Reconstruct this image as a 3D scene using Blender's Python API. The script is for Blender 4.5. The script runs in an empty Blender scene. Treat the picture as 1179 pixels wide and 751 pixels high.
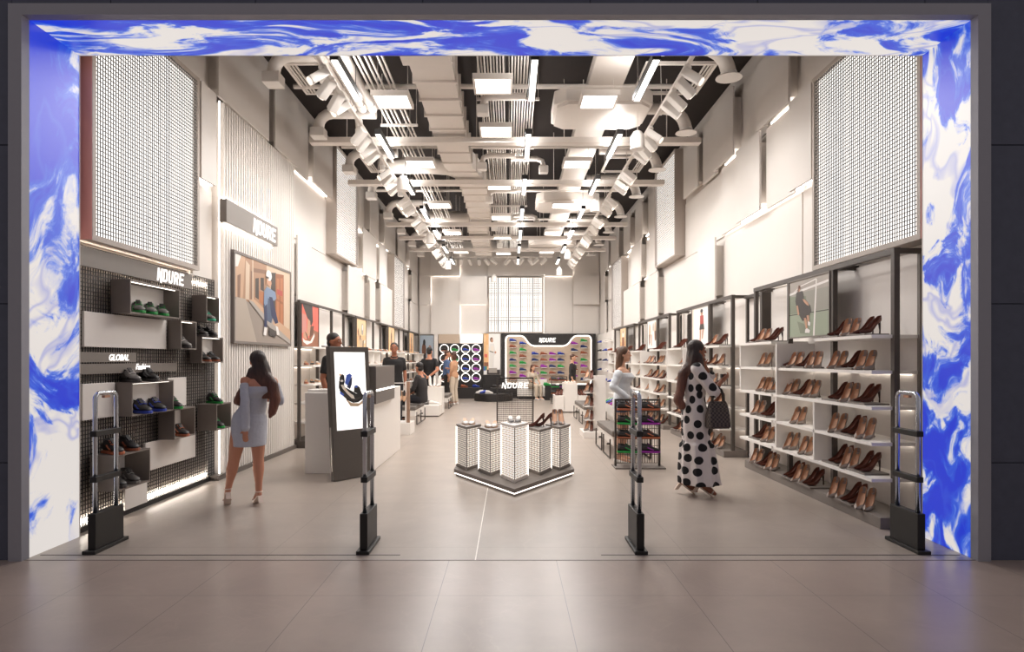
import bpy, bmesh, math, random
from mathutils import Vector, Matrix
random.seed(7)
scene = bpy.context.scene
COL = scene.collection
PI = math.pi
# ---------------------------------------------------------------- camera
cam = bpy.data.cameras.new('camera')
cam.sensor_fit = 'HORIZONTAL'
cam.sensor_width = 36.0
cam.lens = 36.0 * 750.0 / 1179.0
cam.shift_x = 2.5 / 1179.0
cam.shift_y = 38.5 / 1179.0
cam.clip_start = 0.05
cam.clip_end = 200
camo = bpy.data.objects.new('camera', cam)
camo.location = (0, 0, 1.5)
camo.rotation_euler = (PI / 2, 0, 0)
COL.objects.link(camo)
scene.camera = camo
# ---------------------------------------------------------------- world, exposure
world = bpy.data.worlds.new('mall_light')
scene.world = world
world.use_nodes = True
world.node_tree.nodes['Background'].inputs[0].default_value = (0.88, 0.80, 0.82, 1)
world.node_tree.nodes['Background'].inputs[1].default_value = 0.30
scene.view_settings.view_transform = 'Standard'
scene.view_settings.look = 'None'
scene.view_settings.exposure = 0.06
scene.view_settings.gamma = 1.0
scene.view_settings.use_curve_mapping = False
scene.cycles.max_bounces = 8
scene.cycles.diffuse_bounces = 5
scene.cycles.glossy_bounces = 3
scene.cycles.sample_clamp_indirect = 4.0
scene.cycles.caustics_reflective = False
scene.cycles.caustics_refractive = False
PANEL_W = 38.0      # watts of each square ceiling light
LINEAR_W = 13.0     # watts of each hanging linear light
WARM = (1.0, 0.965, 0.935)
SPOT_W = 9.0         # watts of each track spotlight
UPFILL_W = 12.0      # watts of upward fill added on each linear light, brightens the ceiling ducts

# ---------------------------------------------------------------- materials
def lin(c):
    c = c / 255.0
    return c / 12.92 if c <= 0.04045 else ((c + 0.055) / 1.055) ** 2.4
def rgb(c): return (lin(c[0]), lin(c[1]), lin(c[2]), 1.0)
MATS = {}
def mat(name, c, rough=0.5, metal=0.0, emit=0.0, noise=0.0, nscale=20.0, spec=0.5, bump=0.0):
    if name in MATS: return MATS[name]
    m = bpy.data.materials.new(name); m.use_nodes = True
    nt = m.node_tree; b = nt.nodes['Principled BSDF']
    b.inputs['Base Color'].default_value = rgb(c)
    b.inputs['Roughness'].default_value = rough
    b.inputs['Metallic'].default_value = metal
    b.inputs['Specular IOR Level'].default_value = spec
    if emit > 0:
        b.inputs['Emission Color'].default_value = rgb(c)
        b.inputs['Emission Strength'].default_value = emit
    if noise > 0 or bump > 0:
        tc = nt.nodes.new('ShaderNodeTexCoord')
        n = nt.nodes.new('ShaderNodeTexNoise')
        n.inputs['Scale'].default_value = nscale; n.inputs['Detail'].default_value = 5
        nt.links.new(tc.outputs['Object'], n.inputs['Vector'])
        if noise > 0:
            mx = nt.nodes.new('ShaderNodeMix'); mx.data_type = 'RGBA'
            lo = [max(0, v * (1 - noise)) for v in rgb(c)[:3]]; hi = [min(1, v * (1 + noise)) for v in rgb(c)[:3]]
            mx.inputs['A'].default_value = (*lo, 1); mx.inputs['B'].default_value = (*hi, 1)
            nt.links.new(n.outputs['Fac'], mx.inputs['Factor'])
            nt.links.new(mx.outputs['Result'], b.inputs['Base Color'])
        if bump > 0:
            bp = nt.nodes.new('ShaderNodeBump'); bp.inputs['Strength'].default_value = bump
            bp.inputs['Distance'].default_value = 0.01
            nt.links.new(n.outputs['Fac'], bp.inputs['Height'])
            nt.links.new(bp.outputs['Normal'], b.inputs['Normal'])
    MATS[name] = m
    return m

def led(name, c, strength):
    return mat(name, c, 0.6, 0, strength)

# ---------------------------------------------------------------- mesh builder
class MB:
    def __init__(s): s.v = []; s.f = []; s.m = []
    def add(s, vs, fs, mi=0):
        o = len(s.v); s.v += [tuple(v) for v in vs]
        s.f += [tuple(i + o for i in f) for f in fs]; s.m += [mi] * len(fs)
        return s
    def box(s, x0, x1, y0, y1, z0, z1, mi=0):
        if x0 > x1: x0, x1 = x1, x0
        if y0 > y1: y0, y1 = y1, y0
        if z0 > z1: z0, z1 = z1, z0
        return s.add([(x0,y0,z0),(x1,y0,z0),(x1,y1,z0),(x0,y1,z0),(x0,y0,z1),(x1,y0,z1),(x1,y1,z1),(x0,y1,z1)],
              [(0,3,2,1),(4,5,6,7),(0,1,5,4),(1,2,6,5),(2,3,7,6),(3,0,4,7)], mi)
    def bar(s, p0, p1, w, h=None, mi=0):
        """square prism from p0 to p1"""
        p0 = Vector(p0); p1 = Vector(p1); d = (p1 - p0).normalized(); h = h or w
        up = Vector((0,0,1)) if abs(d.z) < 0.95 else Vector((0,1,0))
        a = d.cross(up).normalized() * (w / 2); b = a.cross(d).normalized() * (h / 2)
        vs = [p + i * a + j * b for p in (p0, p1) for i, j in ((-1,-1),(1,-1),(1,1),(-1,1))]
        return s.add(vs, [(0,1,2,3),(7,6,5,4),(0,4,5,1),(1,5,6,2),(2,6,7,3),(3,7,4,0)], mi)
    def tube(s, pts, r, seg=8, mi=0, closed=False, caps=True):
        pts = [Vector(p) for p in pts]; n = len(pts); rr = r if isinstance(r, (list, tuple)) else [r] * n
        rings = []; prev = None
        for i, p in enumerate(pts):
            if closed: t = (pts[(i+1) % n] - pts[i-1]).normalized()
            else: t = (pts[min(i+1, n-1)] - pts[max(i-1, 0)]).normalized()
            if prev is None:
                up = Vector((0,0,1)) if abs(t.z) < 0.9 else Vector((0,1,0))
                a = t.cross(up).normalized()
            else:
                a = (prev - t * prev.dot(t)).normalized()
            prev = a; b = t.cross(a)
            rings.append([p + rr[i] * (a * math.cos(2*PI*k/seg) + b * math.sin(2*PI*k/seg)) for k in range(seg)])
        vs = [v for rg in rings for v in rg]; fs = []
        for i in range(n if closed else n - 1):
            j = (i + 1) % n
            for k in range(seg):
                l = (k + 1) % seg
                fs.append((i*seg+k, i*seg+l, j*seg+l, j*seg+k))
        if not closed and caps:
            fs.append(tuple(range(seg))[::-1]); fs.append(tuple((n-1)*seg + k for k in range(seg)))
        return s.add(vs, fs, mi)
    def lathe(s, prof, c=(0,0,0), seg=20, mi=0, axis='z'):
        """prof: (r, h) pairs bottom to top, closed ends"""
        vs = []; n = len(prof)
        for r, h in prof:
            for k in range(seg):
                a = 2*PI*k/seg
                p = (r*math.cos(a), r*math.sin(a), h)
                if axis == 'x': p = (h, p[0], p[1])
                if axis == 'y': p = (p[0], h, p[1])
                vs.append((c[0]+p[0], c[1]+p[1], c[2]+p[2]))
        fs = []
        for i in range(n-1):
            for k in range(seg):
                l = (k+1) % seg
                fs.append((i*seg+k, i*seg+l, (i+1)*seg+l, (i+1)*seg+k))
        fs.append(tuple(range(seg))[::-1]); fs.append(tuple((n-1)*seg+k for k in range(seg)))
        return s.add(vs, fs, mi)
    def prism(s, poly, o, u, v, th, mi=0):
        """2-D outline poly in the plane (o,u,v), extruded th along u x v"""
        o = Vector(o); u = Vector(u); v = Vector(v); n = u.cross(v).normalized() * th
        k = len(poly)
        A = [o + u*a + v*b for a, b in poly]
        vs = A + [p + n for p in A]
        fs = [tuple(range(k))[::-1], tuple(range(k, 2*k))] + [(i, (i+1) % k, k + (i+1) % k, k + i) for i in range(k)]
        return s.add(vs, fs, mi)
    def face(s, poly, o, u, v, mi=0):
        o = Vector(o); u = Vector(u); v = Vector(v)
        return s.add([o + u*a + v*b for a, b in poly], [tuple(range(len(poly)))], mi)
    def loft(s, rings, mi=0, caps=True, closed=True):
        n = len(rings); k = len(rings[0]); vs = [p for r in rings for p in r]; fs = []
        for i in range(n-1):
            for j in range(k if closed else k-1):
                l = (j+1) % k
                fs.append((i*k+j, i*k+l, (i+1)*k+l, (i+1)*k+j))
        if caps and closed:
            fs.append(tuple(range(k))[::-1]); fs.append(tuple((n-1)*k+j for j in range(k)))
        return s.add(vs, fs, mi)
    def ell(s, c, a, b, d, seg=14, rings=9, mi=0):
        """ellipsoid with three axis vectors"""
        c = Vector(c); a = Vector(a); b = Vector(b); d = Vector(d); R = []
        for i in range(1, rings):
            t = PI*i/rings - PI/2
            R.append([c + math.cos(t)*(a*math.cos(2*PI*k/seg) + b*math.sin(2*PI*k/seg)) + d*math.sin(t) for k in range(seg)])
        return s.loft(R, mi)
    def chain(s, pts, rad, seg=12, mi=0):
        pts = [Vector(p) for p in pts]
        for i in range(len(pts)):
            r = rad[i]; s.ell(pts[i], (r,0,0), (0,r,0), (0,0,r), seg, 8, mi)
        for i in range(len(pts)-1):
            if (pts[i+1]-pts[i]).length > 1e-4: s.tube([pts[i], pts[i+1]], [rad[i], rad[i+1]], seg, mi)
        return s
    def mesh(s, name, mats, smooth=False):
        me = bpy.data.meshes.new(name)
        me.from_pydata(s.v, [], s.f); 
        for m in mats: me.materials.append(m)
        me.polygons.foreach_set('material_index', s.m)
        bm = bmesh.new(); bm.from_mesh(me); bmesh.ops.recalc_face_normals(bm, faces=bm.faces); bm.to_mesh(me); bm.free()
        if smooth: me.polygons.foreach_set('use_smooth', [True]*len(me.polygons))
        me.update()
        return me
    def build(s, name, mats, parent=None, smooth=False, bevel=0.0, remesh=0.0, angle=None, tris=0):
        if not isinstance(mats, (list, tuple)): mats = [mats]
        root = None
        M = world_of(parent) if parent else None
        if parent is None:
            xs = [v[0] for v in s.v]; ys = [v[1] for v in s.v]; zs = [v[2] for v in s.v]
            M = Matrix.Translation(((min(xs)+max(xs))/2, (min(ys)+max(ys))/2, min(zs)))
        inv = M.inverted(); s.v = [tuple(inv @ Vector(v)) for v in s.v]
        me = s.mesh(name, mats, smooth)
        o = bpy.data.objects.new(name, me); COL.objects.link(o)
        if parent: o.parent = parent
        else: o.location = M.to_translation()
        WORLD[o.name] = M.copy()
        if bevel > 0:
            md = o.modifiers.new('edge', 'BEVEL'); md.width = bevel; md.segments = 2; md.limit_method = 'ANGLE'
        if remesh > 0: bake_remesh(o, remesh)
        if angle: 
            me2 = o.data
            me2.polygons.foreach_set('use_smooth', [True]*len(me2.polygons))
            me2.set_sharp_from_angle(angle=math.radians(angle))
        return o
WORLD = {}
def world_of(o): return WORLD.get(o.name, Matrix.Identity(4))
def bake_remesh(o, voxel, smooth=4):
    md = o.modifiers.new('r', 'REMESH'); md.mode = 'VOXEL'; md.voxel_size = voxel; md.use_smooth_shade = True
    sm = o.modifiers.new('s', 'SMOOTH'); sm.factor = 0.5; sm.iterations = smooth
    dg = bpy.context.evaluated_depsgraph_get()
    me = bpy.data.meshes.new_from_object(o.evaluated_get(dg))
    old = o.data; mats = list(old.materials)
    o.modifiers.clear(); o.data = me; me.name = o.name
    me.materials.clear()
    for m in mats: me.materials.append(m)
    me.polygons.foreach_set('material_index', [0]*len(me.polygons))
    me.polygons.foreach_set('use_smooth', [True]*len(me.polygons))
    bpy.data.meshes.remove(old)

def tag(o, label, cat, group=None, kind=None):
    o['label'] = label; o['category'] = cat
    if group: o['group'] = group
    if kind: o['kind'] = kind
    return o
def struct(o):
    o['kind'] = 'structure'; return o
def thing(name, label, cat, loc=(0,0,0), rotz=0.0, group=None):
    o = bpy.data.objects.new(name, None); COL.objects.link(o); o.empty_display_size = 0.1
    o.location = loc; o.rotation_euler = (0,0,rotz)
    WORLD[o.name] = Matrix.Translation(loc) @ Matrix.Rotation(rotz, 4, 'Z')
    return tag(o, label, cat, group)
def dup(root, loc, rotz=0.0, label=None, group=None, scale=None):
    def cp(o, par):
        c = o.copy(); COL.objects.link(c)
        if par is not None: c.parent = par
        for ch in KIDS.get(o.name, []): cp(ch, c)
        return c
    r = cp(root, None)
    r.location = loc; r.rotation_euler = (0,0,rotz)
    r.scale = ((scale or 1.0),)*3
    if label: r['label'] = label
    if group: r['group'] = group
    return r
KIDS = {}
def note_kids(root):
    def walk(o):
        KIDS[o.name] = [c for c in COL.objects if c.parent == o]
        for c in KIDS[o.name]: walk(c)
    walk(root)
ONES = ['zeroth','first','second','third','fourth','fifth','sixth','seventh','eighth','ninth','tenth','eleventh','twelfth','thirteenth',
        'fourteenth','fifteenth','sixteenth','seventeenth','eighteenth','nineteenth','twentieth']
TENS = {2:'twenty',3:'thirty',4:'forty',5:'fifty'}
def ordn(n):
    if n <= 20: return ONES[n]
    return TENS[n//10] + '-' + ONES[n % 10] if n % 10 else TENS[n//10][:-1] + 'ieth'

def text_mesh(mb, s, o, u, v, h, depth=0.012, shear=0.0, bold=0.0, mi=0):
    """lettering in the default font, lower-left corner o, cap height about h"""
    cu = bpy.data.curves.new('t', 'FONT'); cu.body = s; cu.size = 1.0; cu.shear = shear; cu.offset = bold; cu.extrude = 0.5
    cu.resolution_u = 3
    ob = bpy.data.objects.new('t', cu); COL.objects.link(ob)
    dg = bpy.context.evaluated_depsgraph_get()
    me = bpy.data.meshes.new_from_object(ob.evaluated_get(dg))
    k = h / 0.72; o = Vector(o); u = Vector(u).normalized(); v = Vector(v).normalized(); n = u.cross(v)
    vs = [o + u*p.co.x*k + v*p.co.y*k + n*(p.co.z+0.5)*depth for p in me.vertices]
    mb.add(vs, [tuple(p.vertices) for p in me.polygons], mi)
    w = max(p.co.x for p in me.vertices) * k
    bpy.data.objects.remove(ob); bpy.data.curves.remove(cu); bpy.data.meshes.remove(me)
    return w
def logo(mb, o, u, v, w, h, depth=0.02, mi=0):
    """the shop lettering N D U R E, heavy slanted strokes; o lower-left, total width w, height h"""
    o = Vector(o); u = Vector(u).normalized(); v = Vector(v).normalized()
    L = [
      [[(0,0),(.17,0),(.17,1),(0,1)], [(.17,1),(.17,.7),(.55,-.14),(.72,-.14),(.72,1),(.55,1),(.55,.28),(.22,1)]],
      [[(.90,0),(1.07,0),(1.07,1),(.90,1)], [(1.07,0),(1.42,0),(1.58,.16),(1.58,.84),(1.42,1),(1.07,1),(1.07,.83),(1.34,.83),(1.40,.76),(1.40,.24),(1.34,.17),(1.07,.17)]],
      [[(1.78,.16),(1.94,0),(2.30,0),(2.46,.16),(2.46,1),(2.28,1),(2.28,.24),(2.22,.17),(2.02,.17),(1.96,.24),(1.96,1),(1.78,1)]],
      [[(2.68,0),(2.86,0),(2.86,1),(2.68,1)], [(2.86,.83),(3.14,.83),(3.18,.78),(3.18,.60),(3.14,.55),(2.86,.55),(2.86,.38),(3.22,.38),(3.36,.50),(3.36,.88),(3.22,1),(2.86,1)], [(3.0,.38),(3.2,.38),(3.40,0),(3.2,0)]],
      [[(3.6,0),(3.78,0),(3.78,1),(3.6,1)], [(3.78,0),(4.34,0),(4.34,.17),(3.78,.17)], [(3.78,.42),(4.24,.42),(4.24,.58),(3.78,.58)], [(3.78,.83),(4.34,.83),(4.34,1),(3.78,1)]],
    ]
    k = w / 4.55
    for letter in L:
        for poly in letter:
            mb.prism([((a + 0.14*b)*k, b*h) for a, b in poly], o, u, v, depth, mi)

def grid_mesh(mb, o, u, v, w, h, pitch, t, mi=0, depth=None, pv=None):
    """woven screen of crossing bars filling w x h in the plane (o,u,v)"""
    o = Vector(o); u = Vector(u).normalized(); v = Vector(v).normalized(); d = depth or t; pv = pv or pitch
    n = u.cross(v).normalized()
    for i in range(int(round(w/pitch))+1):
        a = min(i*pitch, w); mb.bar(o+u*a, o+u*a+v*h, t, d, mi)
    for j in range(int(round(h/pv))+1):
        b = min(j*pv, h); mb.bar(o+v*b+n*d*0.3, o+u*w+v*b+n*d*0.3, d, t, mi)

def picture(mb, o, u, v, w, h, polys, mats, n0=0.002):
    """flat printed picture: polys = [(material key, [(a,b)...])], a,b in 0..1"""
    o = Vector(o); u = Vector(u).normalized()*w; v = Vector(v).normalized()*h; n = u.cross(v).normalized()
    keys = []
    for i, (key, poly) in enumerate(polys):
        if key not in keys: keys.append(key)
        mb.face(poly, o + n*(n0 + 0.0004*i), u, v, keys.index(key))
    return [mats[k] for k in keys]
# ================================================================ shared materials
M_WALL = mat('wall_paint', (222,216,210), 0.55, noise=0.03, nscale=3)
M_PANEL = mat('panel_paint', (226,220,214), 0.5, noise=0.02, nscale=4)
M_SLAB = mat('ceiling_slab', (42,34,31), 0.9, noise=0.1, nscale=6)
M_DUCT = mat('duct_paint', (226,218,210), 0.45, noise=0.03, nscale=8)
M_TAUPE = mat('taupe_metal', (124,116,109), 0.45, 0.0, noise=0.04, nscale=10)
M_DARKFRAME = mat('dark_frame', (78,71,66), 0.45, 0.1, noise=0.05)
M_BOXOUT = mat('shelf_box_taupe', (126,117,110), 0.45, 0.1, noise=0.05)
M_BLACKM = mat('black_metal', (28,25,24), 0.5, 0.2, noise=0.1)
M_BLACKP = mat('black_plastic', (20,18,17), 0.45, noise=0.1)
M_WHITE = mat('white_lacquer', (236,231,225), 0.35, noise=0.015)
M_SHELF = mat('white_shelf', (240,236,231), 0.4, noise=0.015)
M_CHROME = mat('chrome', (200,205,212), 0.18, 1.0, noise=0.02)
M_LED = led('led_strip', (255,249,243), 6.5)
M_LEDSOFT = led('led_soft', (255,248,240), 2.0)
M_LETTER = led('letter_white', (255,252,248), 1.0)
M_DIFF = led('light_diffuser', (255,250,243), 3.0)
M_LBOX = led('lightbox_white', (255,251,246), 1.35)
M_GLASS = mat('grey_trim', (120,112,106), 0.5)

def floor_mat(name, base, joint, bw, off, rough):
    m = bpy.data.materials.new(name); m.use_nodes = True; nt = m.node_tree; b = nt.nodes['Principled BSDF']; L = nt.links
    tc = nt.nodes.new('ShaderNodeTexCoord')
    mp = nt.nodes.new('ShaderNodeMapping'); mp.inputs['Location'].default_value = (off[0], off[1], 0)
    L.new(tc.outputs['Object'], mp.inputs['Vector'])
    br = nt.nodes.new('ShaderNodeTexBrick'); br.offset = 0; br.inputs['Scale'].default_value = 1
    br.inputs['Brick Width'].default_value = bw; br.inputs['Row Height'].default_value = bw
    br.inputs['Mortar Size'].default_value = 0.0022; br.inputs['Mortar Smooth'].default_value = 0.1; br.inputs['Bias'].default_value = 0
    L.new(mp.outputs['Vector'], br.inputs['Vector'])
    c = rgb(base)
    n1 = nt.nodes.new('ShaderNodeTexNoise'); n1.inputs['Scale'].default_value = 1.6; n1.inputs['Detail'].default_value = 8; n1.inputs['Roughness'].default_value = 0.65
    L.new(tc.outputs['Object'], n1.inputs['Vector'])
    r1 = nt.nodes.new('ShaderNodeValToRGB')
    r1.color_ramp.elements[0].position = 0.3; r1.color_ramp.elements[0].color = tuple(v*0.86 for v in c[:3]) + (1,)
    r1.color_ramp.elements[1].position = 0.75; r1.color_ramp.elements[1].color = tuple(v*1.08 for v in c[:3]) + (1,)
    L.new(n1.outputs['Fac'], r1.inputs['Fac'])
    n2 = nt.nodes.new('ShaderNodeTexNoise'); n2.inputs['Scale'].default_value = 0.9; n2.inputs['Detail'].default_value = 6; n2.inputs['Distortion'].default_value = 1.5
    L.new(tc.outputs['Object'], n2.inputs['Vector'])
    r2 = nt.nodes.new('ShaderNodeValToRGB')   # thin pale veins
    e = r2.color_ramp.elements; e[0].position = 0.49; e[0].color = (0,0,0,1); e[1].position = 0.51; e[1].color = (0,0,0,1)
    x = r2.color_ramp.elements.new(0.5); x.color = (0.10,0.10,0.10,1)
    L.new(n2.outputs['Fac'], r2.inputs['Fac'])
    mx = nt.nodes.new('ShaderNodeMix'); mx.data_type = 'RGBA'
    mx.inputs['B'].default_value = tuple(min(1, v*1.5) for v in c[:3]) + (1,)
    L.new(r2.outputs['Color'], mx.inputs['Factor']); L.new(r1.outputs['Color'], mx.inputs['A'])
    m2 = nt.nodes.new('ShaderNodeMix'); m2.data_type = 'RGBA'; m2.inputs['B'].default_value = rgb(joint)
    L.new(br.outputs['Fac'], m2.inputs['Factor']); L.new(mx.outputs['Result'], m2.inputs['A'])
    L.new(m2.outputs['Result'], b.inputs['Base Color'])
    rr = nt.nodes.new('ShaderNodeMapRange'); rr.inputs['To Min'].default_value = rough - 0.01; rr.inputs['To Max'].default_value = rough + 0.02
    L.new(n1.outputs['Fac'], rr.inputs['Value']); L.new(rr.outputs['Result'], b.inputs['Roughness'])
    b.inputs['Specular IOR Level'].default_value = 0.5
    return m
M_MALL = floor_mat('mall_floor_stone', (168,151,141), (112,102,96), 0.8, (-0.347, -4.136), 0.28)
M_SHOPF = floor_mat('shop_floor_stone', (168,156,146), (132,121,113), 1.6, (0.25, -0.4), 0.32)

def stone_mat():
    m = mat('facade_stone', (80,84,100), 0.6, noise=0.16, nscale=14, bump=0.15)
    return m
M_STONE = stone_mat()
M_PORTALTRIM = mat('portal_trim_grey', (152,152,160), 0.55, noise=0.03)

def ink_mat(name, bias_axis, b0, b1, seed, scale, stretch):
    """blue ink swirling in milky white on the portal's light panels"""
    m = bpy.data.materials.new(name); m.use_nodes = True; nt = m.node_tree; L = nt.links
    b = nt.nodes['Principled BSDF']
    tc = nt.nodes.new('ShaderNodeTexCoord')
    mp = nt.nodes.new('ShaderNodeMapping'); mp.inputs['Location'].default_value = seed; mp.inputs['Scale'].default_value = stretch
    L.new(tc.outputs['Object'], mp.inputs['Vector'])
    w = nt.nodes.new('ShaderNodeTexNoise'); w.inputs['Scale'].default_value = scale*0.8; w.inputs['Detail'].default_value = 3
    L.new(mp.outputs['Vector'], w.inputs['Vector'])
    ad = nt.nodes.new('ShaderNodeVectorMath'); ad.operation = 'MULTIPLY_ADD'
    ad.inputs[1].default_value = (1.1,1.1,1.1); L.new(w.outputs['Color'], ad.inputs[0]); L.new(mp.outputs['Vector'], ad.inputs[2])
    n = nt.nodes.new('ShaderNodeTexNoise'); n.inputs['Scale'].default_value = scale; n.inputs['Detail'].default_value = 7
    n.inputs['Roughness'].default_value = 0.62; n.inputs['Distortion'].default_value = 1.6
    L.new(ad.outputs['Vector'], n.inputs['Vector'])
    sp = nt.nodes.new('ShaderNodeSeparateXYZ'); L.new(tc.outputs['Object'], sp.inputs[0])
    mr = nt.nodes.new('ShaderNodeMapRange'); mr.inputs['From Min'].default_value = bias_axis[1]; mr.inputs['From Max'].default_value = bias_axis[2]
    mr.inputs['To Min'].default_value = b0; mr.inputs['To Max'].default_value = b1
    L.new(sp.outputs[bias_axis[0]], mr.inputs['Value'])
    sm = nt.nodes.new('ShaderNodeMath'); sm.operation = 'ADD'
    L.new(n.outputs['Fac'], sm.inputs[0]); L.new(mr.outputs['Result'], sm.inputs[1])
    r = nt.nodes.new('ShaderNodeValToRGB'); e = r.color_ramp.elements
    e[0].position = 0.42; e[0].color = rgb((24,54,212)); e[1].position = 0.535; e[1].color = rgb((236,229,224))
    for p, c in ((0.465,(42,90,220)),(0.485,(104,136,230)),(0.508,(204,205,228))):
        x = e.new(p); x.color = rgb(c)
    L.new(sm.outputs['Value'], r.inputs['Fac'])
    # thin streaks of ink
    n3 = nt.nodes.new('ShaderNodeTexNoise'); n3.inputs['Scale'].default_value = scale*0.75; n3.inputs['Detail'].default_value = 3; n3.inputs['Distortion'].default_value = 1.6
    L.new(ad.outputs['Vector'], n3.inputs['Vector'])
    r3 = nt.nodes.new('ShaderNodeValToRGB'); e = r3.color_ramp.elements
    e[0].position = 0.455; e[0].color = (0,0,0,1); e[1].position = 0.515; e[1].color = (0,0,0,1)
    x = e.new(0.485); x.color = (0.45,0.45,0.45,1)
    L.new(n3.outputs['Fac'], r3.inputs['Fac'])
    mx = nt.nodes.new('ShaderNodeMix'); mx.data_type = 'RGBA'; mx.inputs['B'].default_value = rgb((52,92,220))
    L.new(r3.outputs['Color'], mx.inputs['Factor']); L.new(r.outputs['Color'], mx.inputs['A'])
    b.inputs['Base Color'].default_value = (0.02,0.02,0.02,1); b.inputs['Roughness'].default_value = 0.35
    L.new(mx.outputs['Result'], b.inputs['Emission Color']); b.inputs['Emission Strength'].default_value = 0.84
    return m
# ================================================================ shell
XL, XR, YF, YI, YB, ZC = -3.78, 3.72, 4.864, 5.482, 25.62, 6.15
JL, JR, JT = -3.625, 3.476, 4.06          # clear opening of the portal
mall = MB().box(-14, 14, -3, YF, -0.1, 0).build('floor_mall', M_MALL); struct(mall)
shop = MB().box(XL-0.2, XR+0.2, YF, YB+0.3, -0.1, 0).build('floor', M_SHOPF); struct(shop)
for o in (mall, shop):           # floor pattern measured from the world origin
    off = Vector(o.location); 
    o.data.transform(Matrix.Translation(off)); o.location = (0,0,0)
ceil = struct(MB().box(XL-0.2, XR+0.2, YF+0.3, YB+0.3, ZC, ZC+0.2).build('ceiling', M_SLAB))
struct(MB().box(XL-0.2, XL, YI, YB, 0, ZC).build('wall_left', M_WALL))
struct(MB().box(XR, XR+0.2, YI, YB, 0, ZC).build('wall_right', M_WALL))
struct(MB().box(XL-0.2, XR+0.2, YB, YB+0.2, 0, ZC).build('wall_back', M_WALL))
# facade of dark stone slabs, joints left open
def facade(x0, x1, zs, name, yd=YI):
    mb = MB()
    for i in range(len(zs)-1):
        mb.box(x0, x1, YF, yd, zs[i]+(0.004 if i else 0), zs[i+1]-0.004)
    mb.box(x0, x1, YF+0.02, yd, 0, zs[-1])
    return struct(mb.build(name, M_STONE))
pit = 183*4.864/750; zs = [0] + [1.5+(414-533)*4.864/750 + pit*i for i in range(0,5)]
facade(-9, JL-0.097, zs, 'wall_facade_left'); facade(JR+0.094, 9, zs, 'wall_facade_right')
mb = MB(); xs = [JL-0.097, -2.98, -1.9, -0.65, 0.6, 1.85, 3.1, JR+0.094]
for i in range(7): mb.box(xs[i]+0.003, xs[i+1]-0.003, YF, YI, 4.15, 7.2)
mb.box(xs[0], xs[-1], YF+0.02, YI, 4.15, 7.2)
struct(mb.build('wall_facade_top', M_STONE))
# grey portal frame
mb = MB()
mb.box(JL-0.1, JL, YF-0.03, YF+0.05, 0, JT+0.085); mb.box(JR, JR+0.096, YF-0.03, YF+0.05, 0, JT+0.085)
mb.box(JL, JR, YF-0.03, YF+0.05, JT, JT+0.085)
struct(mb.build('trim_1', M_PORTALTRIM))
for nm, x0, x1 in (('trim_2', JL-0.1, JL-0.03), ('trim_3', JR+0.03, JR+0.096)):
    struct(MB().box(x0, x1, YF+0.05, YI, 0, JT+0.05).build(nm, M_PORTALTRIM))
struct(MB().box(JL-0.03, JR+0.03, YF+0.05, YI, JT+0.03, JT+0.085).build('trim_4', M_PORTALTRIM))
# walls behind the portal, closing the gap to the shop
struct(MB().box(XL-0.2, JL-0.03, YI, YI+0.06, 0, ZC).build('wall_front_left', M_WALL))
struct(MB().box(JR+0.03, XR+0.2, YI, YI+0.06, 0, ZC).build('wall_front_right', M_WALL))
struct(MB().box(XL, XR, YI, YI+0.06, JT+0.03, ZC).build('wall_front_top', M_WALL))
# light panels lining the opening
def portal(name, args, mats, label):
    x0,x1,y0,y1,z0,z1 = args
    t = thing(name, label, 'light panel', ((x0+x1)/2, (y0+y1)/2, z0), group='blue ink light panels of the portal')
    MB().box(*args).build('printed_panel', mats, t)
    return t, args
ink_l = ink_mat('ink_jamb_one', ('Z', 1.2, 3.7), 0.03, -0.10, (3.1, 1.0, 7.3), 0.85, (1,1,0.8))
ink_r = ink_mat('ink_jamb_two', ('Z', 0.0, 3.9), -0.02, -0.012, (9.4, 4.0, 2.2), 1.35, (1,1,0.75))
ink_t = ink_mat('ink_header', ('X', -3, 3), -0.004, -0.012, (5.7, 2.0, 11.0), 1.0, (0.7,1.6,1))
M_EDGE = mat('panel_edge', (70,72,84), 0.5)
for nm, a, mm, lb, ed in (
  ('portal_light_panel', (JL-0.03, JL, YF+0.051, YI, 0.004, JT), ink_l, 'tall jamb panel of deep blue ink above milky white, beside the sneaker boxes', (JL-0.03, JL+0.004, YI, YI+0.004, 0.004, JT)),
  ('portal_light_panel', (JR, JR+0.03, YF+0.051, YI, 0.004, JT), ink_r, 'tall jamb panel of mottled blue and white ink, beside the nearest heel shelves', (JR-0.004, JR+0.03, YI, YI+0.004, 0.004, JT)),
  ('portal_light_panel', (JL, JR, YF+0.051, YI, JT, JT+0.03), ink_t, 'long horizontal header panel of blue and white ink over the entrance', (JL, JR, YI, YI+0.004, JT-0.004, JT+0.03))):
    t, a = portal(nm, a, mm, lb)
    MB().box(*ed).build('edge_trim', M_PANEL, t)
# floor track of the shutter, tile joint with its reflected gleam put into the colour
mb = MB()
for x0, x1 in ((JL+0.03, -0.84), (0.7, JR-0.03)):
    mb.box(x0, x1, 4.985, 5.0, -0.02, 0.0015)
struct(mb.build('trim_5', mat('floor_groove', (74,66,62), 0.5)))
struct(MB().box(JL, JR, YF-0.006, YF+0.006, -0.02, 0.0016).build('trim_6', mat('floor_threshold', (98,88,83), 0.5)))
struct(MB().box(-0.262, -0.252, YF, 7.6, -0.02, 0.0016).build('trim_7', mat('floor_inlay', (238,232,222), 0.4)))

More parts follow.
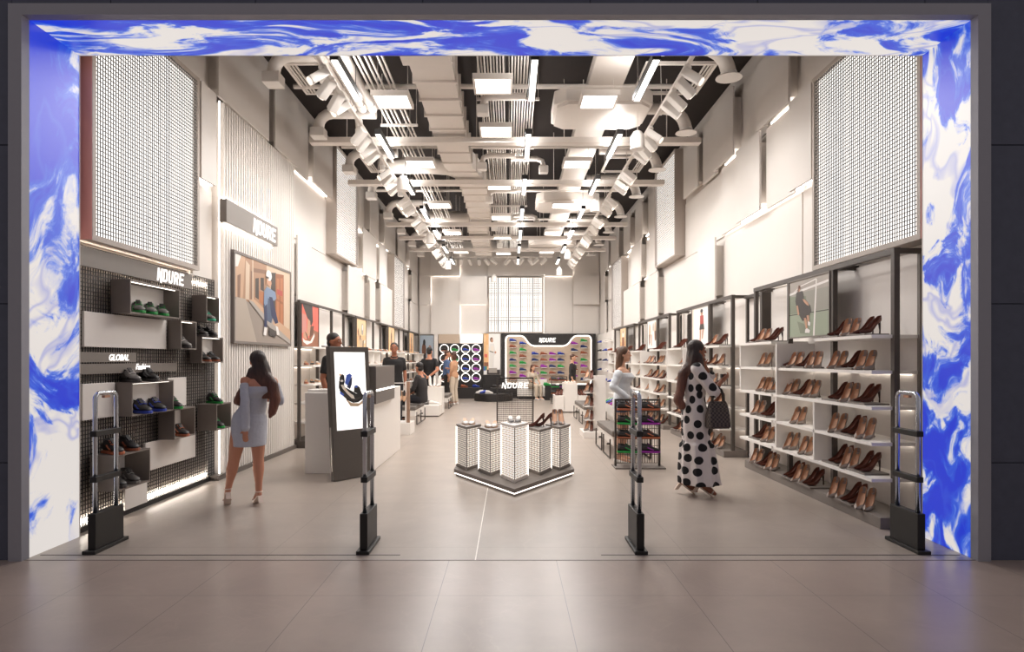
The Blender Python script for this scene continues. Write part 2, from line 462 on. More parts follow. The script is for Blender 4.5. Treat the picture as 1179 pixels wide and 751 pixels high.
# ---------------------------------------------------------------- relief panels on the side walls
LED_PANELS = []
TRIMN = [10]
def panel(side, y0, y1, z0, z1, d, glow=''):
    """one wall panel; glow: letters t/b/n/f = LED strip at the top, bottom, near or far edge of the recess"""
    s = 1 if side == 'L' else -1; X = XL if side == 'L' else XR
    g = 0.006; mb = MB()
    if d > .06:        # thin front plate floating on an inset core, so light can hide behind its edges
        mb.box(X + s*(d-.028), X + s*d, y0+g, y1-g, z0+g, z1-g); mb.box(X, X + s*(d-.028), y0+.13, y1-.13, z0+.13, z1-.13)
    else: mb.box(X, X + s*d, y0+g, y1-g, z0+g, z1-g)
    o = mb.build('trim_%d' % TRIMN[0], M_PANEL); TRIMN[0] += 1
    struct(o)
    xs = (X + s*.034, X + s*.052)
    mb = MB()
    if 't' in glow: mb.box(*xs, y0+.04, y1-.04, z1+.05, z1+.07)
    if 'b' in glow: mb.box(*xs, y0+.04, y1-.04, z0-.07, z0-.05)
    if 'n' in glow: mb.box(*xs, y0-.07, y0-.05, z0+.04, z1-.04)
    if glow: mb.build('led_strip', M_LED, o)
HI, MID, LO = 0.18, 0.10, 0.03
R1, R2, R3 = (2.49, 3.62), (3.62, 4.76), (4.76, 5.85)
Lp = [ (R3,[(5.6,7.3,MID,''),(7.3,8.05,LO,''),(8.05,9.75,HI,''),(9.75,10.0,LO,''),(10.0,11.07,HI,''),(11.07,11.9,MID,''),(11.95,13.25,HI,''),
           (15.3,16.0,MID,''),(16.0,16.8,LO,'b'),(16.8,17.8,HI,''),(17.8,18.7,LO,'b'),(18.7,19.8,HI,''),(19.8,21.0,MID,''),(21.0,22.2,HI,''),(22.2,23.4,LO,'b'),(23.4,25.5,HI,'')]),
       (R2,[(7.6,8.0,HI,''),(11.05,13.3,LO,'t'),(15.3,16.0,LO,''),(16.0,17.6,HI,''),(17.6,18.0,LO,''),(18.0,19.0,HI,''),(19.0,20.0,LO,'t'),(22.05,23,HI,''),(23,24,LO,'t'),(24,25.5,HI,'')]),
       (R1,[(7.6,8.2,LO,'t'),(11.05,11.85,HI,''),(11.85,14.55,LO,'n'),(14.55,15.75,HI,''),(15.75,16.8,LO,'t'),(16.8,17.4,HI,''),(17.4,18.2,LO,'t'),(18.2,19.95,HI,''),(22.05,23.6,MID,''),(23.6,25.5,HI,'')]) ]
Rp = [ (R3,[(5.6,7.2,MID,''),(7.2,8.26,LO,''),(8.28,9.34,HI,''),(9.34,10.3,LO,''),(10.34,11.35,HI,''),(11.38,12.22,MID,''),(12.28,13.3,HI,''),
           (15.75,16.5,MID,''),(16.5,17.4,LO,'b'),(17.4,18.4,HI,''),(18.4,19.2,LO,''),(19.2,20.2,HI,''),(20.2,21.2,LO,'b'),(21.2,22.3,HI,''),(22.3,23.4,MID,''),(23.4,25.5,HI,'')]),
       (R2,[(7.65,8.28,HI,''),(8.3,9.2,MID,'t'),(9.24,10.22,HI,''),(10.24,11.15,MID,'t'),(11.18,13.7,LO,''),(15.75,16.6,HI,''),(16.6,17.6,LO,'t'),(17.6,19,HI,''),(19,20.3,LO,'t'),(22.4,23.4,HI,''),(23.4,24.4,LO,'t'),(24.4,25.5,HI,'')]),
       (R1,[(7.65,8.2,LO,'t'),(8.22,11.2,LO,'t'),(11.25,12.3,HI,''),(12.3,15.6,LO,'n'),(15.6,16.8,HI,''),(16.8,17.8,LO,'t'),(17.8,20.3,HI,''),(22.4,24,MID,''),(24,25.5,HI,'')]) ]
for side, rows in (('L', Lp), ('R', Rp)):
    for (z0, z1), lst in rows:
        for y0, y1, d, g in lst: panel(side, y0, y1, z0, z1, d, g)
# back wall panels
def bpanel(x0, x1, z0, z1, d, glow=''):
    g = 0.006; mb = MB()
    if d > .06:
        mb.box(x0+g, x1-g, YB-d, YB-d+.028, z0+g, z1-g); mb.box(x0+.13, x1-.13, YB-d+.028, YB, z0+.13, z1-.13)
    else: mb.box(x0+g, x1-g, YB-d, YB, z0+g, z1-g)
    o = struct(mb.build('trim_%d' % TRIMN[0], M_PANEL)); TRIMN[0] += 1
    mb = MB(); ys = (YB-.06, YB-.036)
    if 't' in glow: mb.box(x0+.03, x1-.03, *ys, z1+.045, z1+.07)
    if 'l' in glow: mb.box(x0-.07, x0-.045, *ys, z0+.03, z1-.03)
    if 'L' in glow: MB().box(x0+.006, x0+.018, YB-.045, YB-.031, z0+.03, z1-.03).build('led_strip', M_LEDSOFT, o)
    if 't' in glow or 'l' in glow: mb.build('led_strip', M_LED, o)
for a in ((-3.55,-3.09,4.76,6.0,.1),(-3.09,-1.95,4.76,6.0,.18),(-1.95,-.87,4.76,6.0,.03,'l'),(-.87,.25,4.76,6.0,.16),(.25,1.35,4.76,6.0,.12),(1.35,2.47,4.76,6.0,.16),(2.47,3.5,4.76,6.0,.03,'l'),
          (-3.55,-3.09,3.64,4.76,.15),(-3.09,-1.95,3.64,4.76,.03,'tl'),(-1.95,-.87,3.64,4.76,.18),(1.32,2.47,2.5,4.76,.03,'tL'),(2.47,3.5,3.64,4.76,.22),(2.47,3.5,2.5,3.64,.03),
          (-3.55,-3.09,2.48,3.64,.08),(-3.09,-1.95,2.48,3.64,.18),(-1.95,-.87,2.48,3.64,.03,'tl')):
    bpanel(*a)
# slatted cladding with its LED edge
mb = MB()
mb.box(XL, -3.66, 8.25, 11.0, 0.06, 4.76)
y = 8.26
rs = random.Random(3)
while y < 10.96:
    mb.box(-3.66, -3.628, y, y+0.05, 0.06, 4.76); y += 0.078
slat = struct(mb.build('wall_slat_cladding', M_PANEL))
MB().box(-3.668, -3.655, 8.2, 8.225, 0.06, 4.76).build('led_strip', led('led_slat', (255,248,240), 2.6), slat)
struct(MB().box(XL, -3.6, 8.05, 11.0, 0, 0.06).build('baseboard_left', mat('baseboard_dark', (98,90,84), 0.5)))
struct(MB().box(XL, XL+0.06, 8.02, 8.2, 0.06, 2.45).build('trim_8', M_PANEL))

# ---------------------------------------------------------------- lightboxes behind woven screens
M_SCREEN = mat('screen_wire', (44,39,37), 0.5, 0.3)
M_FRAME_BEIGE = mat('lightbox_frame', (186,175,166), 0.5, noise=0.03)
def weave_mat(name, sc):
    """white light panel printed with a loose grey weave"""
    m = bpy.data.materials.new(name); m.use_nodes = True; nt = m.node_tree; L = nt.links; b = nt.nodes['Principled BSDF']
    tc = nt.nodes.new('ShaderNodeTexCoord'); fac = None
    for ax in ((1,0,0),(0,0,1)):
        mp = nt.nodes.new('ShaderNodeMapping'); mp.inputs['Scale'].default_value = tuple(sc*(a*1.0) + 0.4*(1-a) for a in ax) if ax[0] == 0 else (sc, sc, 0.4)
        L.new(tc.outputs['Object'], mp.inputs['Vector'])
        n = nt.nodes.new('ShaderNodeTexNoise'); n.inputs['Scale'].default_value = 1; n.inputs['Detail'].default_value = 2
        L.new(mp.outputs['Vector'], n.inputs['Vector'])
        r = nt.nodes.new('ShaderNodeValToRGB'); e = r.color_ramp.elements
        e[0].position = 0.36; e[0].color = (0.25,0.24,0.23,1); e[1].position = 0.46; e[1].color = (1,1,1,1)
        L.new(n.outputs['Fac'], r.inputs['Fac'])
        if fac is None: fac = r
        else:
            mx = nt.nodes.new('ShaderNodeMix'); mx.data_type = 'RGBA'; mx.blend_type = 'MULTIPLY'; mx.inputs['Factor'].default_value = 1
            L.new(fac.outputs['Color'], mx.inputs['A']); L.new(r.outputs['Color'], mx.inputs['B'])
            L.new(mx.outputs['Result'], b.inputs['Emission Color'])
    b.inputs['Emission Strength'].default_value = 0.95; b.inputs['Base Color'].default_value = (0.5,0.5,0.5,1)
    return m
M_WEAVE = weave_mat('woven_light_panel', 14.0)
def lightbox(side, y0, y1, z0, z1, depth, label, pitch=0.038, t=0.0062, fr=0.05):
    s = 1 if side == 'L' else -1; X = XL if side == 'L' else XR; xf = X + s*depth
    th = thing('mesh_lightbox', label, 'lightbox', (X + s*depth/2, (y0+y1)/2, z0), group='mesh fronted lightboxes')
    mb = MB()
    mb.box(X, xf, y0, y0+fr, z0, z1); mb.box(X, xf, y1-fr, y1, z0, z1); mb.box(X, xf, y0+fr, y1-fr, z0, z0+fr); mb.box(X, xf, y0+fr, y1-fr, z1-fr, z1)
    mb.build('frame', M_FRAME_BEIGE, th)
    MB().box(X, xf - s*0.05, y0+fr, y1-fr, z0+fr, z1-fr).build('light_panel', M_LBOX, th)
    mb = MB(); grid_mesh(mb, (xf - s*0.012, y0+fr, z0+fr), (0,1,0), (0,0,1), y1-y0-2*fr, z1-z0-2*fr, pitch, t)
    mb.build('wire_mesh', M_SCREEN, th)
    MB().box(X + s*.004, xf - s*.002, y0-.006, y0-.001, z0+.004, z1-.004).build('side_panel', mat('salmon_side', (240,176,170), .5) if y0 < 6 else M_FRAME_BEIGE, th)  # added thin sheet; by the entrance its salmon paints in a pink cast
    return th
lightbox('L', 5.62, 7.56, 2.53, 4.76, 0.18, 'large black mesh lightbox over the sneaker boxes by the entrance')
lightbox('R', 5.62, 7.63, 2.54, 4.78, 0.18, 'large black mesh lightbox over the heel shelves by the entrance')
for side, y0, y1, z0, z1, lb in (
   ('L', 13.3, 15.2, 3.66, 5.92, 'tall fine-mesh white lightbox high on the slatted side, under the air ducts'),
   ('R', 13.75, 15.65, 3.70, 5.95, 'tall fine-mesh white lightbox high above the second run of heel shelves'),
   ('L', 20.0, 21.95, 2.52, 4.74, 'fine-mesh white lightbox above the far end of the poster shelves'),
   ('R', 20.35, 22.3, 2.52, 4.74, 'fine-mesh white lightbox on the heel shelf side near the back wall')):
    t = lightbox(side, y0, y1, z0, z1, 0.24, lb, pitch=0.05, t=0.0055, fr=0.03)
    for c in COL.objects:
        if c.parent == t and c.name.startswith('wire_mesh'): c.data.materials[0] = mat('screen_wire_pale', (150,144,140), 0.5, 0.1)
        if c.parent == t and c.name.startswith('light_panel'): c.data.materials[0] = led('lightbox_soft', (255,251,246), 1.15)
struct(MB().box(XL, XL+0.1, 7.56, 7.6, 2.5, 4.76).build('trim_9', M_PANEL))
# plaid lightbox on the back wall
t = thing('plaid_lightbox', 'square glowing lightbox with black plaid lines on the back wall', 'lightbox', (.225, YB-0.1, 2.53))
mb = MB(); x0, x1, z0, z1 = -.84, 1.29, 2.53, 4.72
mb.box(x0,x0+.04,YB-.2,YB,z0,z1); mb.box(x1-.04,x1,YB-.2,YB,z0,z1); mb.box(x0+.04,x1-.04,YB-.2,YB,z0,z0+.05); mb.box(x0+.04,x1-.04,YB-.2,YB,z1-.03,z1)
mb.build('frame', M_FRAME_BEIGE, t)
MB().box(x0+.04, x1-.04, YB-.15, YB, z0+.05, z1-.03).build('light_panel', led('plaid_light', (255,251,246), 1.0), t)
mb = MB(); rs = random.Random(5)
for i in range(1, 30):
    xx = x0+.04 + i*2.05/30; w = .034 if i in (5,11,18,25) else .010 + .016*rs.random()
    mb.bar((xx, YB-.16, z0+.05), (xx, YB-.16, z1-.03), w, .01, 0 if i in (5,11,18,25) else rs.choice((1,1,2)))
for i in range(1, 30):
    zz = z0+.05 + i*2.11/30; w = .03 if i in (6,8,21) else .010 + .018*rs.random()
    mb.bar((x0+.04, YB-.165, zz), (x1-.04, YB-.165, zz), .008, w, rs.choice((1,1,2)))
mb.build('plaid_mesh', [M_SCREEN, mat('plaid_grey', (150,146,143), 0.5), mat('plaid_mid', (92,88,86), 0.5)], t)
# ================================================================ ceiling services
def area_light(o, sx, sy, watts, loc, color=WARM):
    l = bpy.data.lights.new('lamp_light', 'AREA'); l.shape = 'RECTANGLE'; l.size = sx; l.size_y = sy
    l.energy = watts; l.color = color
    lo = bpy.data.objects.new('lamp_light', l); COL.objects.link(lo); lo.parent = o; lo.location = loc
    return lo
# square ceiling lights: three lines
def square_light(x, y, z, label, group):
    t = thing('ceiling_light', label, 'ceiling light', (x, y, z), group=group)
    w, d = .26, .26
    mb = MB()
    mb.box(x-w, x+w, y-d, y-d+.03, z, z+.06); mb.box(x-w, x+w, y+d-.03, y+d, z, z+.06)
    mb.box(x-w, x-w+.03, y-d+.03, y+d-.03, z, z+.06); mb.box(x+w-.03, x+w, y-d+.03, y+d-.03, z, z+.06)
    mb.box(x-w, x+w, y-d, y+d, z+.06, z+.07)
    mb.build('frame', M_DUCT, t)
    MB().box(x-w+.03, x+w-.03, y-d+.03, y+d-.03, z+.01, z+.03).build('diffuser', M_DIFF, t)
    zt = ZC if x < .5 else 5.42
    mb = MB(); mb.bar((x-w+.05,y,z+.07),(x-w+.05,y,zt),.008)
    mb.build('hanger', M_DUCT, t)
    mb = MB(); mb.bar((x+w-.05,y,z+.07),(x+w-.05,y,zt),.008)
    mb.build('hanger', M_DUCT, t)
    area_light(t, .44, .44, PANEL_W, (0,0,-0.004))
    return t
n = 0
rows = [('over the conduit bundles', -.22, [8.6, 10.33, 13.6, 16.6, 19.4, 22.2]),
        ('on the slatted wall side', -1.64, [9.12, 12.05, 15.3, 18.6, 21.9]),
        ('on the heel wall side', 1.24, [9.12, 12.05, 15.3, 18.6, 21.9])]
for nm, x, ys in rows:
    for i, y in enumerate(ys):
        square_light(x, y, 5.1, 'square white ceiling light %s, %s from the entrance' % (nm, ordn(i+1)), 'square ceiling lights')
# hanging linear lights: three lines
for nm, x in (('on the slatted wall side', -2.0), ('beside the conduit bundles', .285), ('on the heel wall side', 1.67)):
    for i in range(7):
        y0 = 7.4 + 2.45*i; y1 = y0 + 1.2; z = 4.9
        t = thing('linear_light', 'slim hanging linear light %s, %s from the entrance' % (nm, ordn(i+1)), 'linear light', (x, (y0+y1)/2, z), group='hanging linear lights')
        mb = MB(); mb.box(x-.05, x+.05, y0, y1, z+.012, z+.09); mb.build('housing', M_BLACKM, t)
        MB().box(x-.036, x+.036, y0+.02, y1-.02, z, z+.012).build('diffuser', M_DIFF, t)
        for yy in (y0+.15, y1-.15): MB().bar((x,yy,z+.09),(x,yy,ZC),.008).build('hanger_wire', M_BLACKM, t)
        area_light(t, .07, 1.14, LINEAR_W, (0,0,-.004))
        u = area_light(t, .07, 1.14, UPFILL_W, (0,0,.095)); u.rotation_euler = (PI,0,0)  # added fill facing up, lifts the ducts above
# conduit bundles
def conduit(x, z, y0, y1, r, label, group):
    o = MB().tube([(x,y0,z),(x,y1,z)], r, 8).build('conduit', M_DUCT, smooth=True)
    tag(o, label, 'conduit', group)
for b, (x0, x1, nm) in enumerate(((-.43,-.09,'bundle nearer the slatted wall'), (.03,.37,'bundle nearer the heel wall'))):
    for i in range(9):
        conduit(x0 + (x1-x0)*i/8, 5.5 + (.03 if i % 2 else 0), 5.6, 25.4, .012, 'thin white conduit, %s from the slatted wall in the %s' % (ordn(i+1), nm), 'conduits over the centre aisle')
for i in range(6):
    x = -1.98 + [0,.06,.14,.2,.3,.36][i]
    conduit(x, 5.35, 5.6, 23.5, .016, 'thin white conduit, %s from the slatted wall in the group beside the linear lights' % ordn(i+1), 'conduits on the slatted wall side')
k = 0
for y in [7.6 + 2.3*i for i in range(8)]:
    k += 1
    t = thing('conduit_bracket', 'flat strut carrying the centre conduits, %s from the entrance' % ordn(k), 'bracket', (-.03, y, 5.44), group='struts under the centre conduits')
    MB().box(-.5, .45, y-.02, y+.02, 5.44, 5.475).build('strut', M_DUCT, t)
    for xx in (-.48, .43): MB().bar((xx,y,5.475),(xx,y,ZC),.01).build('rod', M_DUCT, t)
k = 0
for y in [8.0 + 2.6*i for i in range(6)]:
    k += 1
    t = thing('conduit_bracket', 'flat strut carrying the six side conduits, %s from the entrance' % ordn(k), 'bracket', (-1.8, y, 5.3), group='struts under the side conduits')
    MB().box(-2.1, -1.5, y-.02, y+.02, 5.295, 5.33).build('strut', M_DUCT, t)
    for xx in (-2.08, -1.52): MB().bar((xx,y,5.33),(xx,y,ZC),.01).build('rod', M_DUCT, t)
# three round pipes ending early above the entrance
for i, x in enumerate((-2.46, -2.30, -2.14)):
    z = 5.42
    t = thing('ventilation_pipe', 'round white pipe ending near the entrance, %s of three from the slatted wall' % ordn(i+1), 'pipe', (x, 7, z-.08), group='round pipes above the entrance')
    MB().tube([(x,5.6,z),(x,10.1,z)], .07, 14).build('pipe', M_DUCT, t, smooth=False, angle=40)
    MB().tube([(x,9.95,z),(x,10.16,z)], .079, 14).build('collar', M_DUCT, t, angle=40)
# big segmented duct left of centre
t = thing('segmented_duct', 'wide white rectangular duct in flanged segments, running down the middle of the ceiling', 'air duct', (-1.02, 14, 5.3))
mb = MB(); mb.box(-1.33, -.72, 5.6, 8.1, 5.15, 5.6); mb.build('duct_plenum', M_DUCT, t, bevel=.01)
def seg_duct(ys, xs, z):
    rings = []
    for y, x in zip(ys, xs):
        rings.append([(x-.27,y,z),(x+.27,y,z),(x+.27,y,z+.32),(x-.27,y,z+.32)])
    MB().loft(rings).build('duct_run', M_DUCT, t)
    L = len(ys)
path = []
y = 8.1
while y < 23.5:
    if y < 12.6: x = -1.0
    elif y < 14.2: x = -1.0 + .22*math.sin((y-12.6)/1.6*PI/2)
    elif y < 17.5: x = -.78
    elif y < 19: x = -.78 - .15*math.sin((y-17.5)/1.5*PI/2)
    else: x = -.93
    path.append((y, x)); y += .3
seg_duct([p[0] for p in path], [p[1] for p in path], 5.22)
for i, (y, x) in enumerate(path):
    if i % 2: continue
    mb = MB(); w = .30
    mb.box(x-w, x+w, y-.02, y+.02, 5.19, 5.57); mb.build('flange', M_DUCT, t)
# oval duct bends coming in from the slatted side
for i, (y, x) in enumerate(((13.0, -.95), (17.7, -.9))):
    pts = [(-2.6, y+.1, 5.4), (x-.75, y+.1, 5.4), (x-.3, y+.2, 5.4), (x-.08, y+.55, 5.4)]
    o = MB().tube(pts, .16, 14).build('duct_bend', M_DUCT, angle=40)
    tag(o, 'round white branch duct bending into the segmented duct, %s from the entrance' % ordn(i+1), 'air duct', 'branch ducts of the segmented duct')
# flat duct on the heel side with plenum boxes
o = MB().box(1.12, 1.62, 5.6, 24.8, 5.42, 5.58).build('flat_duct', M_DUCT, bevel=.01)
tag(o, 'long flat white duct running above the heel wall side to the back', 'air duct')
for i, (y, hw, hd) in enumerate(((9.9,.72,.55),(15.8,.74,.6),(21.3,.76,.6))):
    t = thing('plenum_box', 'white chamfered air plenum box under the flat duct, %s from the entrance' % ordn(i+1), 'plenum', (1.37, y, 5.2), group='plenum boxes')
    mb = MB(); ch = .16; x0, x1, y0, y1 = 1.37-hw, 1.37+hw, y-hd, y+hd
    pl = [(x0+ch,y0),(x1-ch,y0),(x1,y0+ch),(x1,y1-ch),(x1-ch,y1),(x0+ch,y1),(x0,y1-ch),(x0,y0+ch)]
    mb.prism(pl, (0,0,5.22), (1,0,0), (0,1,0), .2); mb.build('box', M_DUCT, t, bevel=.012)
    mb = MB(); pl2 = [(a*1.0+(1.37-a)*.06, b+(y-b)*.06) for a, b in pl]
    mb.prism(pl2, (0,0,5.18), (1,0,0), (0,1,0), .04); mb.build('lower_lip', M_DUCT, t)
# cable trays crossing from wall to wall
for i, y in enumerate((10.8, 13.35, 17.45, 19.4, 21.5)):
    t = thing('cable_tray', 'white cable tray crossing the ceiling from wall to wall, %s from the entrance' % ordn(i+1), 'cable tray', (0, y, 5.07), group='cable trays across the ceiling')
    mb = MB(); mb.box(-3.3, 3.15, y-.09, y+.09, 5.07, 5.085); mb.build('tray', M_DUCT, t)
    for yy in (y-.09, y+.075): MB().box(-3.3, 3.15, yy, yy+.015, 5.085, 5.16).build('side_rail', M_DUCT, t)
    for xx in (-2.7, -.55, .9, 2.6):
        MB().bar((xx,y,5.085),(xx,y,ZC),.012).build('rod', M_DUCT, t)
# thin cross pipes
for i, y in enumerate((7.9, 9.35, 12.0, 15.1, 18.2, 21.2)):
    o = MB().tube([(-3.1,y,5.42),(2.6,y,5.42)], .035, 10).build('cross_pipe', M_DUCT, angle=40)
    tag(o, 'thin white pipe crossing under the ceiling, %s from the entrance' % ordn(i+1), 'pipe', 'cross pipes')
# branch ducts with round diffusers (heel wall) and box diffusers (slatted wall)
for i in range(8):
    y = 8.3 + 2.02*i
    t = thing('branch_duct', 'white round branch duct with a disc diffuser by the heel wall, %s from the entrance' % ordn(i+1), 'air duct', (2.4, y, 5.2), group='branch ducts with disc diffusers')
    pts = [(1.7,y,5.48),(2.45,y,5.48)] + [(2.45+.33*math.sin(a), y, 5.15+.33*math.cos(a)) for a in (.35,.7,1.05,1.3)] + [(2.79,y,5.16)]
    MB().tube(pts, .095, 14).build('pipe', M_DUCT, t, angle=50)
    for xx in (1.95, 2.38): MB().tube([(xx-.03,y,5.48),(xx+.03,y,5.48)], .108, 14).build('collar', M_DUCT, t, angle=40)
    MB().lathe([(.1,5.16),(.1,5.12),(.155,5.10),(.165,5.085),(.12,5.08)], (2.79,y,0), 20).build('diffuser', M_WHITE, t, angle=35)
for i in range(8):
    y = 8.46 + 2.0*i
    t = thing('branch_duct', 'white branch duct with a square box outlet by the slatted wall, %s from entrance' % ordn(i+1), 'air duct', (-2.8, y, 5.2), group='branch ducts with box outlets')
    pts = [(-2.15,y,5.45),(-2.85,y,5.45)] + [(-2.85-.22*math.sin(a), y, 5.23+.22*math.cos(a)) for a in (.4,.8,1.2)] + [(-3.07,y,5.2)]
    MB().tube(pts, .085, 14).build('pipe', M_DUCT, t, angle=50)
    MB().box(-3.18,-2.96,y-.12,y+.12,5.06,5.2).build('outlet_box', M_WHITE, t, bevel=.008)
    mb = MB(); mb.tube([(-2.45,y,5.45),(-2.45,y+.12,5.36),(-2.45,y+.16,5.24)], .06, 12); mb.build('spur', M_DUCT, t, angle=50)
    MB().lathe([(.062,5.16),(.07,5.18),(.07,5.25)], (-2.45,y+.16,0), 14).build('spur_outlet', M_WHITE, t, angle=40)
# small spurs on the centre-left
for i, (x, y) in enumerate(((-.02-.35, 9.6), (-.5, 12.4), (.62, 12.6), (-.45,15.0), (.7,17.6), (-.4, 18.2), (-.3,21.0))):
    t = thing('drop_outlet', 'small white air outlet on an elbow pipe beside the centre conduits, %s from the entrance' % ordn(i+1), 'air outlet', (x, y, 5.1), group='small elbow outlets')
    s = -1 if x < 0 else 1
    MB().tube([(x-s*.6,y,5.38),(x-s*.1,y,5.38),(x-.0,y,5.34),(x+s*.03,y,5.24)], .05, 12).build('pipe', M_DUCT, t, angle=50)
    MB().box(x+s*.03-.09,x+s*.03+.09,y-.09,y+.09,5.1,5.24).build('outlet_box', M_WHITE, t, bevel=.02)
    MB().bar((x-s*.3,y,5.42),(x-s*.3,y,ZC),.01).build('hanger', M_DUCT, t)
# bar grille frames next to the walls
for i, (x0, x1, y) in enumerate(((-3.0,-2.4,9.1), (1.8,2.75,9.1), (-2.9,-2.3,13.1), (1.9,2.7,13.1), (-2.9,-2.3,17.1), (1.9,2.7,17.1))):
    t = thing('slot_grille', 'white rectangular slot grille under the ceiling by the %s, %s from entrance' % ('slatted wall' if x0 < 0 else 'heel wall', ordn(i//2+1)), 'grille', ((x0+x1)/2, y, 5.4), group='slot grilles')
    mb = MB(); z = 5.4
    mb.box(x0,x1,y-.5,y-.46,z,z+.04); mb.box(x0,x1,y+.46,y+.5,z,z+.04); mb.box(x0,x0+.04,y-.46,y+.46,z,z+.04); mb.box(x1-.04,x1,y-.46,y+.46,z,z+.04)
    mb.build('frame', M_DUCT, t)
    for j in range(3):
        xx = (x0+.06+.045*j) if x0 < 0 else (x1-.06-.045*j)
        MB().box(xx-.008, xx+.008, y-.46, y+.46, z+.005, z+.03).build('bar', M_DUCT, t)
# spotlight tracks and their heads
HEADS = []
def spot_proto():
    t = thing('track_spotlight', 'x', 'spotlight', (0,0,0))
    MB().box(-.03,.03,-.05,.05,-.03,0).build('adapter', M_WHITE, t)
    MB().bar((0,0,-.03),(0,0,-.1),.02).build('stem', M_WHITE, t)
    mb = MB(); d = Vector((.78,0,-.626)); 
    mb.bar(Vector((0,0,-.1)) - d*.07, Vector((0,0,-.1)) + d*.2, .12, .10); h = mb.build('head', M_WHITE, t, bevel=.012)
    mb = MB(); mb.tube([Vector((0,0,-.1)) + d*.2, Vector((0,0,-.1)) + d*.206], .05, 14); mb.build('lens', led('spot_lens', (255,244,230), .9), h)
    l = bpy.data.lights.new('spot_light', 'SPOT'); l.energy = SPOT_W; l.color = WARM; l.spot_size = math.radians(75); l.spot_blend = .9; l.shadow_soft_size = .05
    lo = bpy.data.objects.new('spot_light', l); COL.objects.link(lo); lo.parent = t; lo.location = Vector((0,0,-.1)) + d*.225
    lo.rotation_euler = Vector((0,0,-1)).rotation_difference(d).to_euler()
    note_kids(t); return t
proto = spot_proto(); first = True
def spot(x, y, z, rz, label, group):
    global first
    if first:
        first = False; proto.location = (x,y,z); proto.rotation_euler = (0,0,rz); proto['label'] = label; proto['group'] = group; return proto
    return dup(proto, (x,y,z), rz, label, group)
for nm, x, sgn in (('slatted wall', -2.23, -1), ('heel wall', 2.12, 1)):
    t = thing('light_track', 'long white spotlight track along the %s side of the ceiling' % nm, 'light track', (x, 15, 5.0))
    MB().box(x-.022, x+.022, 6.0, 23.6, 5.0, 5.04).build('rail', M_DUCT, t)
    for i in range(7): MB().bar((x, 6.4+2.7*i, 5.04),(x, 6.5+2.7*i, ZC), .008).build('hanger_wire', M_DUCT, t)
    rs = random.Random(int(x*10)); k = 0
    for c in range(8):
        for j in range(4):
            y = 7.75 + 2.05*c + .30*j + (.12 if j > 1 else 0)
            if y > 23.4: continue
            k += 1
            a = (PI if sgn < 0 else 0) + (rs.random()-.5)*1.5
            spot(x, y, 5.0, a, 'white track spotlight aimed at the %s, %s from the entrance on its track' % (nm, ordn(k)), 'spotlights on the %s track' % nm)
t = thing('light_track', 'short white spotlight track crossing in front of the back wall', 'light track', (-.4, 24.3, 5.3))
MB().box(-2.35, 1.6, 24.28, 24.32, 5.3, 5.34).build('rail', M_DUCT, t)
for xx in (-2.2, -.4, 1.4): MB().bar((xx,24.3,5.34),(xx,24.3,ZC),.008).build('hanger_wire', M_DUCT, t)
for i, x in enumerate((-2.05,-1.82,-1.5,-1.15,-.9,-.65,-.05,.2,.45,.75,1.0,1.3)):
    spot(x, 24.3, 5.3, PI/2 + (rs.random()-.5)*2.4, 'white track spotlight facing the back wall, %s from its slatted wall end' % ordn(i+1), 'spotlights at the back wall')
# drum pendants on wires
for i, (x, y, z, lb) in enumerate(((1.89,9.64,4.6,'white drum pendant on a wire by the first plenum box'), (1.8,13.7,4.6,'white drum pendant on a wire by the second disc diffuser run'),
      (-1.97,12.0,4.6,'white drum pendant on a wire beside the slatted wall spotlights'), (-2.1,17.2,4.55,'white drum pendant on a wire halfway down the slatted wall side'),
      (-2.0,21.0,4.4,'white drum pendant low on a wire near the slatted wall corner'), (1.74,19.5,4.5,'white drum pendant on a wire near the heel wall track end'),
      (-.58,24.0,4.35,'white drum pendant hanging just over the plaid lightbox'), (1.75,23.0,4.45,'white drum pendant hanging before the glowing back wall recess'))):
    t = thing('drum_pendant', lb, 'pendant light', (x,y,z), group='drum pendants')
    MB().lathe([(.07,z),(.105,z+.01),(.105,z+.2),(.06,z+.27),(.02,z+.29)], (x,y,0), 18).build('shade', M_WHITE, t, angle=40)
    MB().bar((x,y,z+.29),(x,y,ZC),.007).build('wire', M_DUCT, t)
